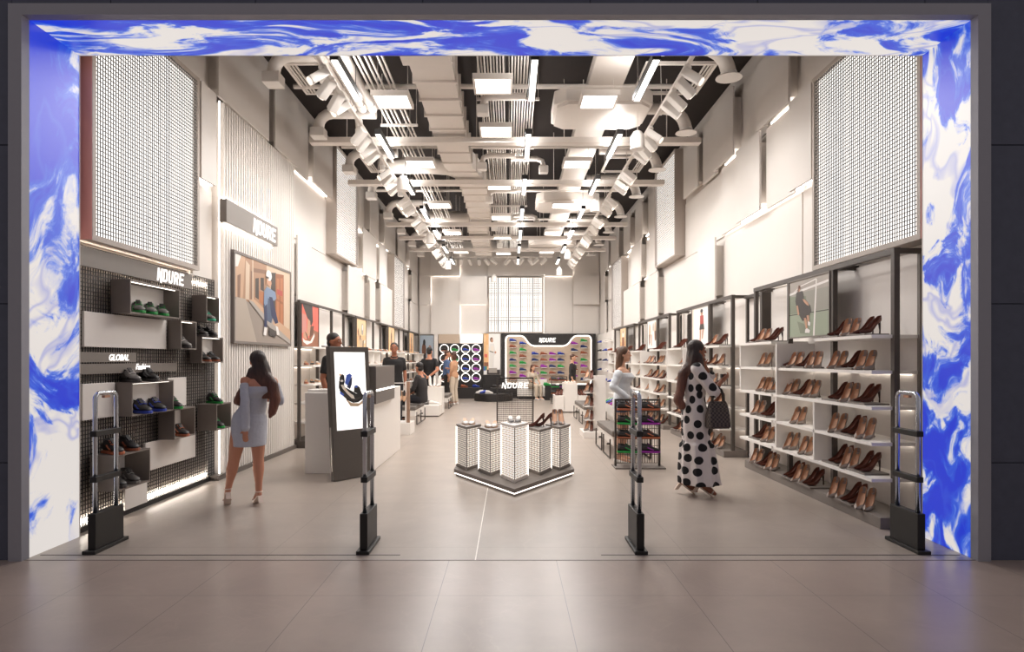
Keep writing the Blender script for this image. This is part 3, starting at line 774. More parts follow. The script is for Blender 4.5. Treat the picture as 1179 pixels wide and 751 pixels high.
# ================================================================ shoe makers (toe towards +x, floor at z = 0)
def shoe_mats(**k): return k
def smooth_pts(prof, n):
    """linear resample of [(t, value...)]"""
    out = []
    for i in range(n):
        t = i/(n-1)
        for a, b in zip(prof[:-1], prof[1:]):
            if a[0] <= t <= b[0]:
                f = (t-a[0])/(b[0]-a[0]) if b[0] > a[0] else 0
                f = f*f*(3-2*f)
                out.append(tuple(p+(q-p)*f for p, q in zip(a, b))); break
    return out
def sneaker(name, label, cat, upper, sole, lace, lining, group=None, parts=True, L=.28):
    P = smooth_pts([(0,.032,.072),(.08,.041,.108),(.25,.042,.102),(.42,.042,.104),(.6,.048,.074),(.8,.050,.056),(.94,.036,.044),(1,.014,.026)], 15)
    rings = []
    for t, w, h in P:
        x = -L/2 + L*t; r = []
        for k in range(12):
            a = 2*PI*k/12; c, s_ = math.cos(a), math.sin(a)
            yy = w*c*(1.0 if s_ < .3 else (.86 if s_ < .9 else .8)); zz = .024 + (h-.012)*(.5+.5*s_)
            r.append((x, yy, zz))
        rings.append(r)
    S = smooth_pts([(0,.028),(.08,.046),(.3,.044),(.45,.044),(.7,.056),(.88,.048),(.97,.028),(1,.012)], 15)
    out = [(-L/2-.004+(L+.010)*t, w) for t, w in S]; poly = out + [(x, -w) for x, w in reversed(out)]
    # collar opening and laces
    cx = -L/2 + L*.22
    col = [(cx+.052*math.cos(2*PI*k/12), .026*math.sin(2*PI*k/12)) for k in range(12)]
    tong = []
    def lace_pts(i):
        t = .44 + .062*i; x = -L/2 + L*t
        q = min(P, key=lambda p: abs(p[0]-t)); z = .024 + q[2]-.012 + .004
        return x, q[1], z
    if not parts:
        mb = MB().loft(rings, 0); mb.prism(poly, (0,0,0), (1,0,0), (0,1,0), .026, 1)
        x0, w0, z0 = lace_pts(0); x3, w3, z3 = lace_pts(3)
        mb.add([(x0,-.02,z0),(x3,-.02,z3),(x3,.02,z3),(x0,.02,z0)], [(0,1,2,3)], 2)
        o = mb.build(name, [upper, sole, lace]); o.data.transform(Matrix.Translation(o.location)); o.location = (0,0,0); WORLD[o.name] = Matrix.Identity(4)
        tag(o, label, cat, group); note_kids(o); return o
    o = MB().loft(rings, 0).build(name, upper, smooth=True); o.data.transform(Matrix.Translation(o.location)); o.location = (0,0,0); WORLD[o.name] = Matrix.Identity(4)
    tag(o, label, cat, group)
    MB().prism(poly, (0,0,0), (1,0,0), (0,1,0), .026).build('sole', sole, o, bevel=.005)
    mb = MB(); rr = []
    for rad, z in ((1.0,.0),(1.12,.006),(.9,.012),(.6,.004)):
        rr.append([(cx+.05*rad*math.cos(2*PI*k/14), .026*rad*math.sin(2*PI*k/14), .11+z-.2*(.05*rad*math.cos(2*PI*k/14))*.6) for k in range(14)])
    mb.loft(rr); mb.build('collar', lining, o, smooth=True)
    mb = MB(); x0, w0, z0 = lace_pts(0); x3, w3, z3 = lace_pts(3)
    rr = [[(x0-.012,-.02,z0-.008),(x0-.012,.02,z0-.008),(x0-.012,.02,z0+.018),(x0-.012,-.02,z0+.018)], [(x3,-.017,z3-.012),(x3,.017,z3-.012),(x3,.017,z3+.002),(x3,-.017,z3+.002)]]
    mb.loft(rr); tg = mb.build('tongue', lining, o, bevel=.003)
    mb = MB()
    for i in range(4):
        x, w, z = lace_pts(i); mb.tube([(x,-.028,z-.006),(x,0,z+.004),(x+.01,.028,z-.006)], .0045, 6, 0)
    mb.build('laces', lace, o)
    mb = MB()
    for sg in (1,-1): mb.tube([(-.03, sg*.042, .075),(.01, sg*.045, .055),(.05, sg*.051,.040)], .008, 6)
    mb.build('side_stripe', sole, o)
    note_kids(o); return o
def pump(name, label, cat, upper, inner, heel, group=None, parts=True, hh=.118, wide=1.0):
    """pointed high-heeled pump"""
    K = [(0,.006,.010,.014,0),(.03,.022,.002,.030,.2),(.065,.034,.001,.040,.45),(.095,.038,.004,.040,.75),(.13,.034,.024,.036,.9),(.165,.030,.056,.034,.95),(.195,.030,.080,.042,.95),(.222,.026,.092,.052,.9),(.238,.012,.094,.056,.6)]
    outer, inn = [], []
    for x, w, z, h, g in K:
        w = w*wide; X = .12 - x; s_ = hh/.095; zz = z*s_ if x > .1 else z
        pts = [(g,1),(.97,.62),(1,.3),(.8,.04),(0,0),(-.8,.04),(-1,.3),(-.97,.62),(-g,1)]
        outer.append([(X, a*w, zz + b*h + .002) for a, b in pts])
        p2 = [(g*.9,.97),(.9,.62),(.92,.32),(.74,.1),(0,.08),(-.74,.1),(-.92,.32),(-.9,.62),(-g*.9,.97)]
        inn.append([(X - .0, a*w, zz + b*h + .004) for a, b in p2])
    mb = MB().loft(outer, 0, closed=False)
    # close the heel end
    k = len(outer[-1]); mb.add(outer[-1], [tuple(range(k))], 0)
    hx = .12-.222; z1 = .092*hh/.095
    H = [[(hx+.012*c*1.2+.004, .015*s_, z1+.012) for c, s_ in OCT], [(hx-.002+.010*c, .011*s_, z1*.7) for c, s_ in OCT], [(hx-.006+.006*c, .006*s_, z1*.3) for c, s_ in OCT], [(hx-.004+.007*c, .007*s_, 0) for c, s_ in OCT]]
    if not parts:
        mb.loft([r for r in inn[2:]], 1, closed=False); mb.loft(H, 2)
        o = mb.build(name, [upper, inner, heel], smooth=True)
    else: o = mb.build(name, [upper], smooth=True)
    o.data.transform(Matrix.Translation(o.location)); o.location = (0,0,0); WORLD[o.name] = Matrix.Identity(4)
    tag(o, label, cat, group)
    if parts:
        MB().loft(inn[2:], 0, closed=False).build('lining', inner, o, smooth=True)
        MB().loft(H).build('heel', heel, o, smooth=True)
    note_kids(o); return o
OCT = [(math.cos(2*PI*k/8), math.sin(2*PI*k/8)) for k in range(8)]
def flat_shoe(name, upper, inner, parts=False, L=.24):
    """low loafer or sandal-like flat"""
    P = smooth_pts([(0,.028,.042),(.2,.033,.046),(.45,.035,.036),(.62,.040,.036),(.85,.036,.030),(1,.012,.014)], 12)
    rings = []
    for t, w, h in P:
        rings.append([(-L/2+L*t, w*math.cos(2*PI*k/10), .006 + h*(.5+.5*math.sin(2*PI*k/10))) for k in range(10)])
    mb = MB().loft(rings, 0)
    S = smooth_pts([(0,.024),(.1,.034),(.4,.033),(.7,.043),(.93,.03),(1,.012)], 10)
    out = [(-L/2+L*t, w) for t, w in S]
    mb.prism(out + [(x,-w) for x, w in reversed(out)], (0,0,0), (1,0,0), (0,1,0), .012, 1)
    cx = -L/2+L*.3
    mb.add([(cx+.07*math.cos(2*PI*k/12), .026*math.sin(2*PI*k/12), .0535-.018*math.cos(2*PI*k/12)) for k in range(12)], [tuple(range(12))], 1)
    o = mb.build(name, [upper, inner], smooth=True); o.data.transform(Matrix.Translation(o.location)); o.location = (0,0,0); WORLD[o.name] = Matrix.Identity(4)
    note_kids(o); return o
C = lambda n, c, r=.5: mat(n, c, r, noise=.06, nscale=60)
S_BLACK = C('shoe_black', (38,35,35)); S_GREY = C('shoe_grey', (120,116,112)); S_GREEN = C('shoe_green', (34,150,66)); S_TEAL = C('shoe_teal', (70,190,150)); S_BLUE = C('shoe_blue', (40,66,170))
S_NAVY = C('shoe_navy', (32,46,96)); S_ORANGE = C('shoe_orange', (176,98,66)); S_RUST = C('shoe_rust', (150,84,56)); S_PURPLE = C('shoe_purple', (150,40,160)); S_WHITE = C('shoe_white', (226,220,214)); S_TAN = C('shoe_tan', (196,156,124))
S_BROWN = C('pump_brown', (92,48,36), .3); S_TAUPEP = C('pump_taupe', (158,147,140), .3); S_INS = C('pump_insole', (206,160,128), .55); S_DKINS = C('pump_dark_insole', (120,70,54), .5); S_HEEL = C('pump_heel', (60,38,32), .35); S_DKGREY = C('shoe_dark_grey', (70,66,64))
PROTO = {}
def first_or_dup(key, maker, loc, rz, label, group, scale=None, lift=True):
    """the first use moves the original, every later one is a copy with its parts"""
    if key not in PROTO:
        o = maker(); PROTO[key] = o
        o.location = loc; o.rotation_euler = (0,0,rz); o['label'] = label; o['group'] = group
        if scale: o.scale = (scale,)*3
        if not o.get('category'): o['category'] = 'shoe'
        return o
    return dup(PROTO[key], loc, rz, label, group, scale)
def put_pump(kind, loc, rz, label, group, big=True):
    if kind == 'F': return first_or_dup('F%d' % big, lambda: pump('high_heel_pump', 'x', 'shoe', S_TAUPEP, S_INS, S_TAUPEP, parts=big, hh=.135, wide=1.18), loc, rz, label, group)
    return first_or_dup('P%d' % big, lambda: pump('high_heel_pump', 'x', 'shoe', S_BROWN, S_DKINS, S_HEEL, parts=big), loc, rz, label, group)
SNK = {'green': (S_BLACK, S_GREEN, S_GREEN), 'teal': (S_GREY, S_TEAL, S_TEAL), 'blue': (S_BLACK, S_BLUE, S_BLUE), 'orange': (S_BLACK, S_ORANGE, S_ORANGE), 'grey': (S_GREY, S_DKGREY, S_WHITE),
       'black': (S_BLACK, S_DKGREY, S_DKGREY), 'purple': (S_BLACK, S_PURPLE, S_PURPLE), 'greygrn': (S_GREY, S_GREEN, S_GREEN), 'dark': (S_DKGREY, S_GREY, S_GREY), 'allgreen': (S_GREEN, S_GREEN, S_WHITE), 'allblue': (S_BLUE, S_NAVY, S_WHITE), 'navy': (S_NAVY, S_NAVY, S_GREY),
       'rust': (S_RUST, S_RUST, S_TAN), 'allpurple': (S_PURPLE, S_PURPLE, S_WHITE), 'white': (S_WHITE, S_WHITE, S_GREY), 'tan': (S_TAN, S_WHITE, S_WHITE), 'rustblack': (S_BLACK, S_RUST, S_BLACK)}
def put_sneaker(kind, loc, rz, label, group, big=True, scale=None):
    u, s_, l = SNK[kind]
    return first_or_dup('S%s%d' % (kind, big), lambda: sneaker('sneaker', 'x', 'shoe', u, s_, l, S_BLACK if kind != 'grey' else S_DKGREY, parts=big), loc, rz, label, group, scale)
# ================================================================ sneaker wall by the entrance (mesh wall with boxes)
t = thing('mesh_display', 'black wire mesh wall lit from behind, carrying the sneaker boxes by the entrance', 'mesh wall', (-3.74, 6.85, 0))
MB().box(XL, XL+.02, 5.5, 8.2, 0.02, 2.52).build('back_board', mat('mesh_back_board', (206,196,186), .6, noise=.04), t)
mb = MB(); grid_mesh(mb, (-3.715, 5.52, .05), (0,1,0), (0,0,1), 2.66, 2.44, .036, .007); mb.build('wire_mesh', M_SCREEN, t)
MB().box(XL+.022, XL+.035, 5.56, 8.18, .06, .10).build('led_strip', led('led_wall', (255,244,230), 26), t)
MB().box(XL+.022, XL+.035, 5.56, 8.18, 2.40, 2.43).build('led_strip', led('led_wall', (255,244,230), 26), t)
MB().box(XL+.022, XL+.034, 8.12, 8.15, .12, 2.38).build('led_strip', led('led_wall', (255,244,230), 26), t)
MB().box(XL+.02, -3.70, 5.5, 8.2, 0, .05).build('bottom_rail', M_BLACKM, t)
def sign_board(y0, y1, z0, z1, label, x=-3.70):
    t = thing('sign_board', label, 'sign', (x, (y0+y1)/2, z0))
    MB().box(x-.012, x+.02, y0, y1, z0, z1).build('board', M_TAUPE, t)
    return t
t = sign_board(5.5, 7.54, 2.31, 2.475, 'taupe sign board with white shop lettering above the sneaker boxes')
mb = MB(); logo(mb, (-3.68, 6.79, 2.325), (0,1,0), (0,0,1), .57, .135, .006); mb.build('lettering', M_LETTER, t)
t = sign_board(5.5, 6.42, 1.475, 1.565, 'narrow taupe sign board reading GLOBAL below the wide white panel')
mb = MB(); text_mesh(mb, 'GLOBAL', (-3.68, 5.97, 1.49), (0,1,0), (0,0,1), .06, .005, .25, .01); mb.build('lettering', M_LETTER, t)
t = sign_board(5.52, 7.2, 1.37, 1.462, 'narrow taupe sign board reading Fashion above the blue sneaker box')
mb = MB(); text_mesh(mb, 'Fashion', (-3.68, 6.40, 1.40), (0,1,0), (0,0,1), .06, .005, .3, .008); mb.build('lettering', M_LETTER, t)
def wpanel(y0, y1, z0, z1, label):
    o = MB().box(-3.71, -3.685, y0, y1, z0, z1).build('backing_panel', M_PANEL, bevel=.003)
    tag(o, label, 'panel', 'blank panels on the mesh wall')
wpanel(5.64, 6.99, 1.61, 1.92, 'wide blank white panel hung under the green sneaker box')
wpanel(5.62, 6.08, .97, 1.287, 'blank white panel beside the blue sneaker box, behind the gate')
wpanel(7.02, 7.42, .98, 1.30, 'blank white panel above the lone green sneaker')
wpanel(6.59, 7.64, .36, .652, 'wide blank white panel under the orange sneaker box')
wpanel(6.24, 6.62, .05, .33, 'small blank white panel reaching the floor under the lowest box')
def shelf_box(y0, y1, z0, z1, xf, label, back='white'):
    t = thing('shelf_box', label, 'shelf box', (-3.6, (y0+y1)/2, z0), group='sneaker boxes on the mesh wall'); w = .014; xb = -3.70
    mb = MB(); mb.box(xb, xf, y0, y0+w, z0, z1); mb.box(xb, xf, y1-w, y1, z0, z1); mb.box(xb, xf, y0+w, y1-w, z0, z0+w); mb.box(xb, xf, y0+w, y1-w, z1-w, z1)
    mb.build('shell', M_BOXOUT, t)
    MB().box(xb, xb+.012, y0+w, y1-w, z0+w, z1-w).build('back_panel', M_PANEL if back == 'white' else M_BOXOUT, t)
    MB().box(xf-.045, xf-.033, y0+w+.02, y1-w-.02, z1-w-.005, z1-w).build('led_strip', led('led_box', (255,246,235), 3), t)
    return t
XS = -3.53
shelf_box(6.04, 6.95, 1.93, 2.245, -3.52, 'long taupe shelf box holding three green and grey sneakers')
shelf_box(7.03, 7.38, 1.61, 1.925, -3.55, 'small taupe shelf box holding one grey sneaker', 'dark')
shelf_box(7.58, 7.92, 1.94, 2.25, -3.53, 'small taupe shelf box holding one teal sneaker, highest at the slatted wall', 'dark')
shelf_box(7.53, 8.09, 1.46, 1.77, -3.56, 'taupe shelf box with two brown shoes inside and dark shoes on top')
shelf_box(6.10, 6.86, .963, 1.285, -3.54, 'taupe shelf box with two blue-soled black sneakers inside')
shelf_box(6.855, 7.31, .654, .975, -3.53, 'taupe shelf box with one orange sneaker inside')
shelf_box(7.71, 8.11, .657, .97, -3.47, 'taupe shelf box nearest the slatted wall with green sneakers on and in it')
shelf_box(5.74, 6.25, .333, .653, -3.45, 'lowest taupe shelf box with orange-soled shoes on top, behind the gate')
G = 'sneakers on the mesh wall'
A = math.radians
put_sneaker('greygrn', (-3.61, 6.33, 1.945), A(-52), 'grey and green sneaker, first of three in the long box from the entrance', G, True, 1.0)
put_sneaker('greygrn', (-3.61, 6.54, 1.945), A(-52), 'grey and green sneaker in the middle of the long box', G, True, 1.0)
put_sneaker('greygrn', (-3.61, 6.76, 1.945), A(-52), 'grey and green sneaker, last of three in the long box from the entrance', G, True, 1.0)
put_sneaker('grey', (-3.62, 7.20, 1.625), A(-32), 'grey sneaker alone in its small box under the long box', G, True, 1.0)
put_sneaker('teal', (-3.61, 7.76, 1.955), A(-32), 'teal-soled grey sneaker alone in the highest small box', G, True, 1.0)
put_sneaker('rustblack', (-3.63, 7.70, 1.475), A(-30), 'brown and black low shoe in its box, the one nearer the entrance', G, True, .92)
put_sneaker('rustblack', (-3.63, 7.93, 1.475), A(-30), 'brown and black low shoe in its box, the one nearer the slatted wall', G, True, .92)
put_sneaker('dark', (-3.63, 7.62, 1.77), A(-28), 'dark grey shoe on top of the brown shoe box, nearer the entrance', G, True, .92)
put_sneaker('black', (-3.63, 7.86, 1.77), A(-28), 'black shoe on top of the brown shoe box, nearer the slatted wall', G, True, .92)
put_sneaker('blue', (-3.60, 6.36, .977), A(-32), 'black sneaker with blue sole in its box, nearer the entrance', G, True, 1.05)
put_sneaker('blue', (-3.60, 6.62, .977), A(-32), 'black sneaker with blue sole in its box, farther from the entrance', G, True, 1.05)
put_sneaker('grey', (-3.61, 6.20, 1.285), A(-32), 'grey sneaker on top of the blue sneaker box', G, True, 1.0)
put_sneaker('black', (-3.61, 6.52, 1.285), A(-32), 'black sneaker on top of the blue sneaker box', G, True, 1.0)
put_sneaker('green', (-3.60, 6.98, .975), A(-36), 'black sneaker with green sole on top of the orange sneaker box', G, True, .98)
put_sneaker('orange', (-3.60, 7.12, .668), A(-36), 'orange and black sneaker inside its box', G, True, .98)
put_sneaker('green', (-3.57, 7.88, .97), A(-36), 'green-soled black sneaker on top of the box nearest the slatted wall', G, True, .98)
put_sneaker('green', (-3.57, 7.93, .671), A(-36), 'green-soled black sneaker inside the box nearest the slatted wall', G, True, .98)
put_sneaker('orange', (-3.57, 5.86, .653), A(-32), 'orange-soled black shoe on the lowest box, nearer the entrance', G, True, 1.0)
put_sneaker('rustblack', (-3.57, 6.10, .653), A(-32), 'rust-soled black shoe on the lowest box, farther from the entrance', G, True, 1.0)
put_sneaker('black', (-3.57, 5.90, .347), A(-32), 'black shoe inside the lowest box, nearer the entrance', G, True, 1.0)
put_sneaker('dark', (-3.57, 6.11, .347), A(-32), 'dark grey shoe inside the lowest box, farther from the entrance', G, True, 1.0)
# ---------------------------------------------------------------- slatted wall: lit sign and street poster
t = thing('sign_board', 'taupe sign box with white shop lettering, lit from behind on the slatted wall', 'sign', (-3.58, 9.0, 3.22))
MB().box(-3.628, -3.54, 8.14, 9.93, 3.22, 3.51).build('board', M_TAUPE, t, bevel=.004)
mb = MB(); logo(mb, (-3.54, 8.98, 3.26), (0,1,0), (0,0,1), .88, .2, .006); mb.build('lettering', M_LETTER, t)
for z in (3.19, 3.52): MB().box(-3.622, -3.60, 8.2, 9.88, z, z+.016).build('led_strip', led('led_sign', (255,246,235), 9), t)
PM = {k: mat('print_'+k, c, .45) for k, c in dict(sky=(226,222,216), road=(150,138,128), road2=(176,163,150), stone=(170,132,104), stone2=(196,160,130), stone3=(132,98,76), wall=(206,184,160), door=(150,92,58), door2=(176,112,72), dark=(66,54,48),
      skin=(196,150,122), white=(232,228,224), denim=(70,86,112), denim2=(118,138,166), black=(34,30,30), red=(176,70,62), salmon=(228,108,92), pink=(206,140,130), orange=(238,190,138), peach=(244,206,160), rust=(150,98,72), green=(150,160,140), green2=(126,134,116),
      greyb=(168,160,152), net=(150,148,138), blue=(74,104,196), navy=(40,48,84), cream=(238,228,214), brown=(104,68,50), tan=(206,180,150), bluegrey=(160,172,184), light=(246,243,239), charcoal=(60,54,52), teal=(60,140,130)).items()}
def poster(name, label, o, u, v, w, h, polys, frame=M_GLASS, fw=.03, th=.04, grp=None, emit=None):
    """framed print: o lower-left corner of the frame's front, u x v points to the viewer"""
    o = Vector(o); U = Vector(u).normalized(); V = Vector(v).normalized(); N = U.cross(V)
    c = o + U*w/2 - N*th/2
    t = thing(name, label, 'poster', tuple(c), group=grp)
    mb = MB(); B = o - N*th
    mb.prism([(0,0),(w,0),(w,h),(0,h)], B, U, V, th-.006)
    if fw:
        for q in ([(0,0),(w,0),(w,fw),(0,fw)], [(0,h-fw),(w,h-fw),(w,h),(0,h)], [(0,fw),(fw,fw),(fw,h-fw),(0,h-fw)], [(w-fw,fw),(w,fw),(w,h-fw),(w-fw,h-fw)]):
            mb.prism(q, B + N*(th-.006), U, V, .012)
    mb.build('frame', frame, t)
    mb = MB(); ms = picture(mb, o + U*fw + V*fw - N*.006, U, V, w-2*fw, h-2*fw, polys, PM, .0015)
    mb.build('print', ms, t)
    return t
R = lambda a,b,c,d: [(a,b),(c,b),(c,d),(a,d)]
def blob(cx, cy, rx, ry, n=12, rot=0): return [(cx + rx*math.cos(2*PI*k/n)*math.cos(rot) - ry*math.sin(2*PI*k/n)*math.sin(rot), cy + rx*math.cos(2*PI*k/n)*math.sin(rot) + ry*math.sin(2*PI*k/n)*math.cos(rot)) for k in range(n)]
street = [('road', R(0,0,1,1)), ('sky', [(0,.78),(.14,.82),(.12,1),(0,1)]), ('stone2', [(0,.5),(.12,.5),(.18,1),(.10,1),(.05,.86),(0,.84)]), ('stone3', [(.04,.5),(.08,.5),(.09,.78),(.04,.75)]), ('stone', [(.12,.48),(.28,.47),(.30,1),(.16,1)]), ('wall', [(.16,.5),(.22,.5),(.23,.92),(.17,.96)]),
   ('stone3', [(.24,.5),(.27,.49),(.275,.85),(.245,.86)]), ('wall', [(.27,.46),(1,.16),(1,1),(.27,1)]), ('stone', [(.29,.5),(.52,.42),(.52,1),(.29,1)]), ('stone3', [(.29,.85),(.52,.88),(.52,.93),(.29,.9)]), ('dark', [(.32,.55),(.38,.53),(.38,.80),(.32,.78)]), ('dark', [(.41,.66),(.47,.65),(.47,.82),(.41,.81)]), ('door2', [(.385,.5),(.5,.45),(.5,.64),(.385,.64)]),
   ('dark', [(.60,.34),(.70,.30),(.70,.94),(.60,.92)]), ('door', [(.69,.27),(.86,.2),(.86,.95),(.69,.93)]), ('door2', [(.71,.3),(.765,.28),(.765,.56),(.71,.57)]), ('door2', [(.785,.27),(.84,.25),(.84,.54),(.785,.55)]), ('door2', [(.71,.6),(.765,.59),(.765,.88),(.71,.87)]), ('door2', [(.785,.58),(.84,.57),(.84,.9),(.785,.89)]), ('red', [(.72,.66),(.83,.65),(.83,.72),(.72,.73)]),
   ('road2', [(0,0),(.34,0),(.16,.5),(.02,.5),(0,.46)]), ('stone2', [(.2,.5),(.3,.46),(.62,.24),(1,.06),(1,.2),(.64,.34),(.3,.52)]), ('greyb', [(.2,.5),(.24,.46),(.62,.16),(1,0),(1,.06),(.62,.26),(.28,.49)]),
   ('greyb', [(.45,.3),(.62,.22),(.64,.30),(.47,.4)]), ('denim', [(.47,.30),(.60,.26),(.66,.42),(.62,.62),(.52,.64),(.46,.48)]), ('denim2', [(.46,.5),(.47,.66),(.52,.72),(.68,.68),(.70,.6),(.66,.56),(.54,.58),(.52,.44)]), ('navy', [(.56,.6),(.62,.6),(.74,.28),(.68,.26),(.60,.36)]), ('navy', [(.47,.45),(.52,.5),(.52,.2),(.47,.2)]), ('skin', blob(.56,.78,.045,.05)), ('white', blob(.555,.87,.055,.07)), ('dark', [(.5,.83),(.55,.82),(.55,.85),(.5,.85)]), ('skin', [(.50,.74),(.545,.76),(.535,.83),(.51,.82)]), ('white', [(.47,.2),(.52,.19),(.50,.09),(.45,.1)]), ('white', [(.68,.24),(.73,.22),(.76,.12),(.71,.11)]), ('charcoal', [(.56,.2),(.70,.16),(.68,.08),(.55,.1)])]
poster('street_poster', 'large framed street photograph of a person in denim, on the slatted wall', (-3.585, 8.46, 1.71), (0,1,0), (0,0,1), 2.2, 1.22, street, M_GLASS, .035)

# ================================================================ poster shelves behind the counter (slatted wall side)
XBK = -3.72; XP = -3.56
LU = [(11.0, 14.92), (14.98, 18.86), (18.92, 22.8), (22.86, 25.4)]
redp = [('salmon', R(0,0,1,1)), ('pink', [(0,.3),(.3,.35),(.28,.75),(0,.78)]), ('rust', [(0,0),(1,0),(1,.38),(.7,.42),(.4,.18),(0,.12)]), ('charcoal', [(.05,1),(.62,1),(.66,.62),(.56,.5),(.36,.66)]), ('skin', [(.36,.68),(.5,.62),(.52,.3),(.3,.22),(.32,.45)]), ('brown', [(.52,.5),(.72,.52),(.66,.3),(.45,.22)]), ('white', [(.06,.2),(.2,.14),(.5,.13),(.74,.34),(.76,.26),(.6,.1),(.3,.04),(.1,.1)]), ('skin', blob(.22,.26,.12,.09)), ('brown', [(.18,.36),(.3,.3),(.4,.18),(.34,.16)])]
orp = [('peach', R(0,0,1,1)), ('orange', [(0,0),(1,0),(1,.5),(0,.42)]), ('greyb', blob(.6,.68,.12,.2)), ('white', blob(.62,.74,.07,.1)), ('rust', [(.1,.6),(.2,.72),(.26,.5),(.2,.4)]), ('tan', [(.2,.34),(.6,.4),(.7,.2),(.5,.1),(.3,.16)]), ('charcoal', [(.64,.3),(.74,.34),(.72,.08),(.6,.06)]), ('white', [(.76,.3),(.92,.36),(.9,.24),(.78,.2)]), ('brown', [(.3,.5),(.44,.46),(.4,.3),(.3,.36)])]
orp2 = [('peach', R(0,0,1,1)), ('orange', [(0,0),(1,0),(1,.3),(0,.5)]), ('brown', blob(.5,.62,.1,.2)), ('skin', blob(.52,.86,.07,.07)), ('rust', [(.4,.5),(.6,.5),(.64,.1),(.5,.05),(.38,.12)]), ('charcoal', [(.3,.2),(.4,.2),(.38,.04),(.28,.06)])]
lposters = [(redp, 'poster of a sandalled foot on a red ground, first of the poster shelves'), (orp, 'peach poster of a crouching figure, second of the poster shelves from the entrance'), (orp2, 'peach poster of a standing figure, third of the poster shelves from the entrance'), (orp2, 'peach poster of a figure at the far end of the poster shelves')]
unit_nm = ['nearest', 'second', 'third', 'farthest']
SHOWN_LOW = {(0, 3): [1, 2, 3], (0, 4): [1, 2, 3], (0, 5): [1, 2, 5, 7, 8], (1, 4): [4, 6, 8, 9], (1, 5): [1, 2, 3, 4, 5, 6, 7, 8], (2, 1): [9], (2, 2): [8, 9], (2, 3): [8, 9], (2, 4): [8, 9], (2, 5): [1, 2, 3, 4, 5, 6], (3, 0): [4], (3, 1): [1, 2], (3, 2): [1, 2, 3], (3, 3): [1, 2, 3], (3, 4): [1, 2, 3, 5, 6], (3, 5): [1, 2, 3]}
SHELF_Z = (.12, .44, .76, 1.08, 1.40, 1.72)
M_BACKP = mat('shelf_back_panel', (234,228,222), .55, noise=.02)
for ui, (y0, y1) in enumerate(LU):
    t = thing('shelf_unit', 'white shelving in a dark frame behind the counter, %s bay group from the entrance' % ordn(ui+1), 'shelf unit', (-3.55, (y0+y1)/2, 0), group='poster shelf units')
    MB().box(XL+.01, XBK, y0, y1, .12, 2.47).build('back_panel', M_BACKP, t)
    MB().box(XBK, -3.30, y0, y1, 0, .12).build('plinth', M_DARKFRAME, t, bevel=.004)
    n = 4 if ui < 3 else 2; step = 1.05 if ui < 3 else (y1-y0)/2
    ys = [y0+.02] + [y0 + 1.07 + k*(y1-y0-1.09)/3 for k in range(0,4)] if ui < 3 else [y0+.02, y0+1.1, y1-.02]
    for y in ys:
        MB().box(XP-.03, XP+.02, y-.022, y+.022, .12, 2.47).build('post', M_DARKFRAME, t)
    MB().box(XP-.03, XP+.02, y0, y1, 2.47, 2.51).build('top_rail', M_DARKFRAME, t)
    for y in (ys[0], ys[-1]): MB().box(XBK, XP-.03, y-.02, y+.02, 2.43, 2.47).build('top_rail', M_DARKFRAME, t)
    for z in SHELF_Z[1:]:
        MB().box(XBK, -3.34, y0+.06, y1-.06, z-.03, z).build('shelf', M_SHELF, t)
    MB().box(XBK, -3.36, ys[1]+.05, ys[1]+.08, 1.08, 1.69).build('side_panel', M_SHELF, t)
    MB().box(XBK, -3.36, ys[2]-.08 if ui < 3 else y1-.12, ys[2]-.05 if ui < 3 else y1-.09, .44, 1.69).build('side_panel', M_SHELF, t)
    for zz in (1.08, 1.40): MB().box(XBK+.01, XBK+.03, ys[0]+.1, ys[-1]-.1, zz+.275, zz+.285).build('led_strip', led('led_shelf', (255,246,235), 2.2), t)
    pl, lb = lposters[ui]
    poster('framed_poster', lb, (XP+.025, y0+.05, 1.72), (0,1,0), (0,0,1), 1.0, .74, pl, M_DARKFRAME, .008, .02, 'posters on the poster shelves')
    # goods
    kinds = ['white','tan','grey','rust','black','dark']
    rs = random.Random(40+ui); cnt = {}
    for zi, z in enumerate(SHELF_Z):
        if z < 1.0 and ui == 0: continue
        k = n_ = 0
        yy = y0 + (.2 if z < 1.7 else 1.25)
        while yy < y1 - .15:
            kind = rs.choice(kinds); n_ += 1
            if n_ not in SHOWN_LOW.get((ui, zi), ()): yy += .34 if ui < 2 else .42; continue     # hidden behind the counter and staff
            k += 1
            lb = '%s low shoe, %s from entrance, %s shelf, %s poster shelf unit' % ({'white':'white','tan':'tan','grey':'grey','rust':'rust brown','black':'black','dark':'dark grey'}[kind], ordn(k), ['plinth','lowest','second-lowest','middle','second-highest','top'][zi], unit_nm[ui])
            first_or_dup('FL'+kind, lambda: flat_shoe('low_shoe', {'white':S_WHITE,'tan':S_TAN,'grey':S_GREY,'rust':S_RUST,'black':S_BLACK,'dark':S_DKGREY}[kind], S_TAN if kind in ('white','rust','black') else S_WHITE),
                         (-3.5, yy, z), A(rs.choice((-65,-55,-70))), lb, 'low shoes on the %s poster shelf unit' % unit_nm[ui])
            yy += .34 if ui < 2 else .42
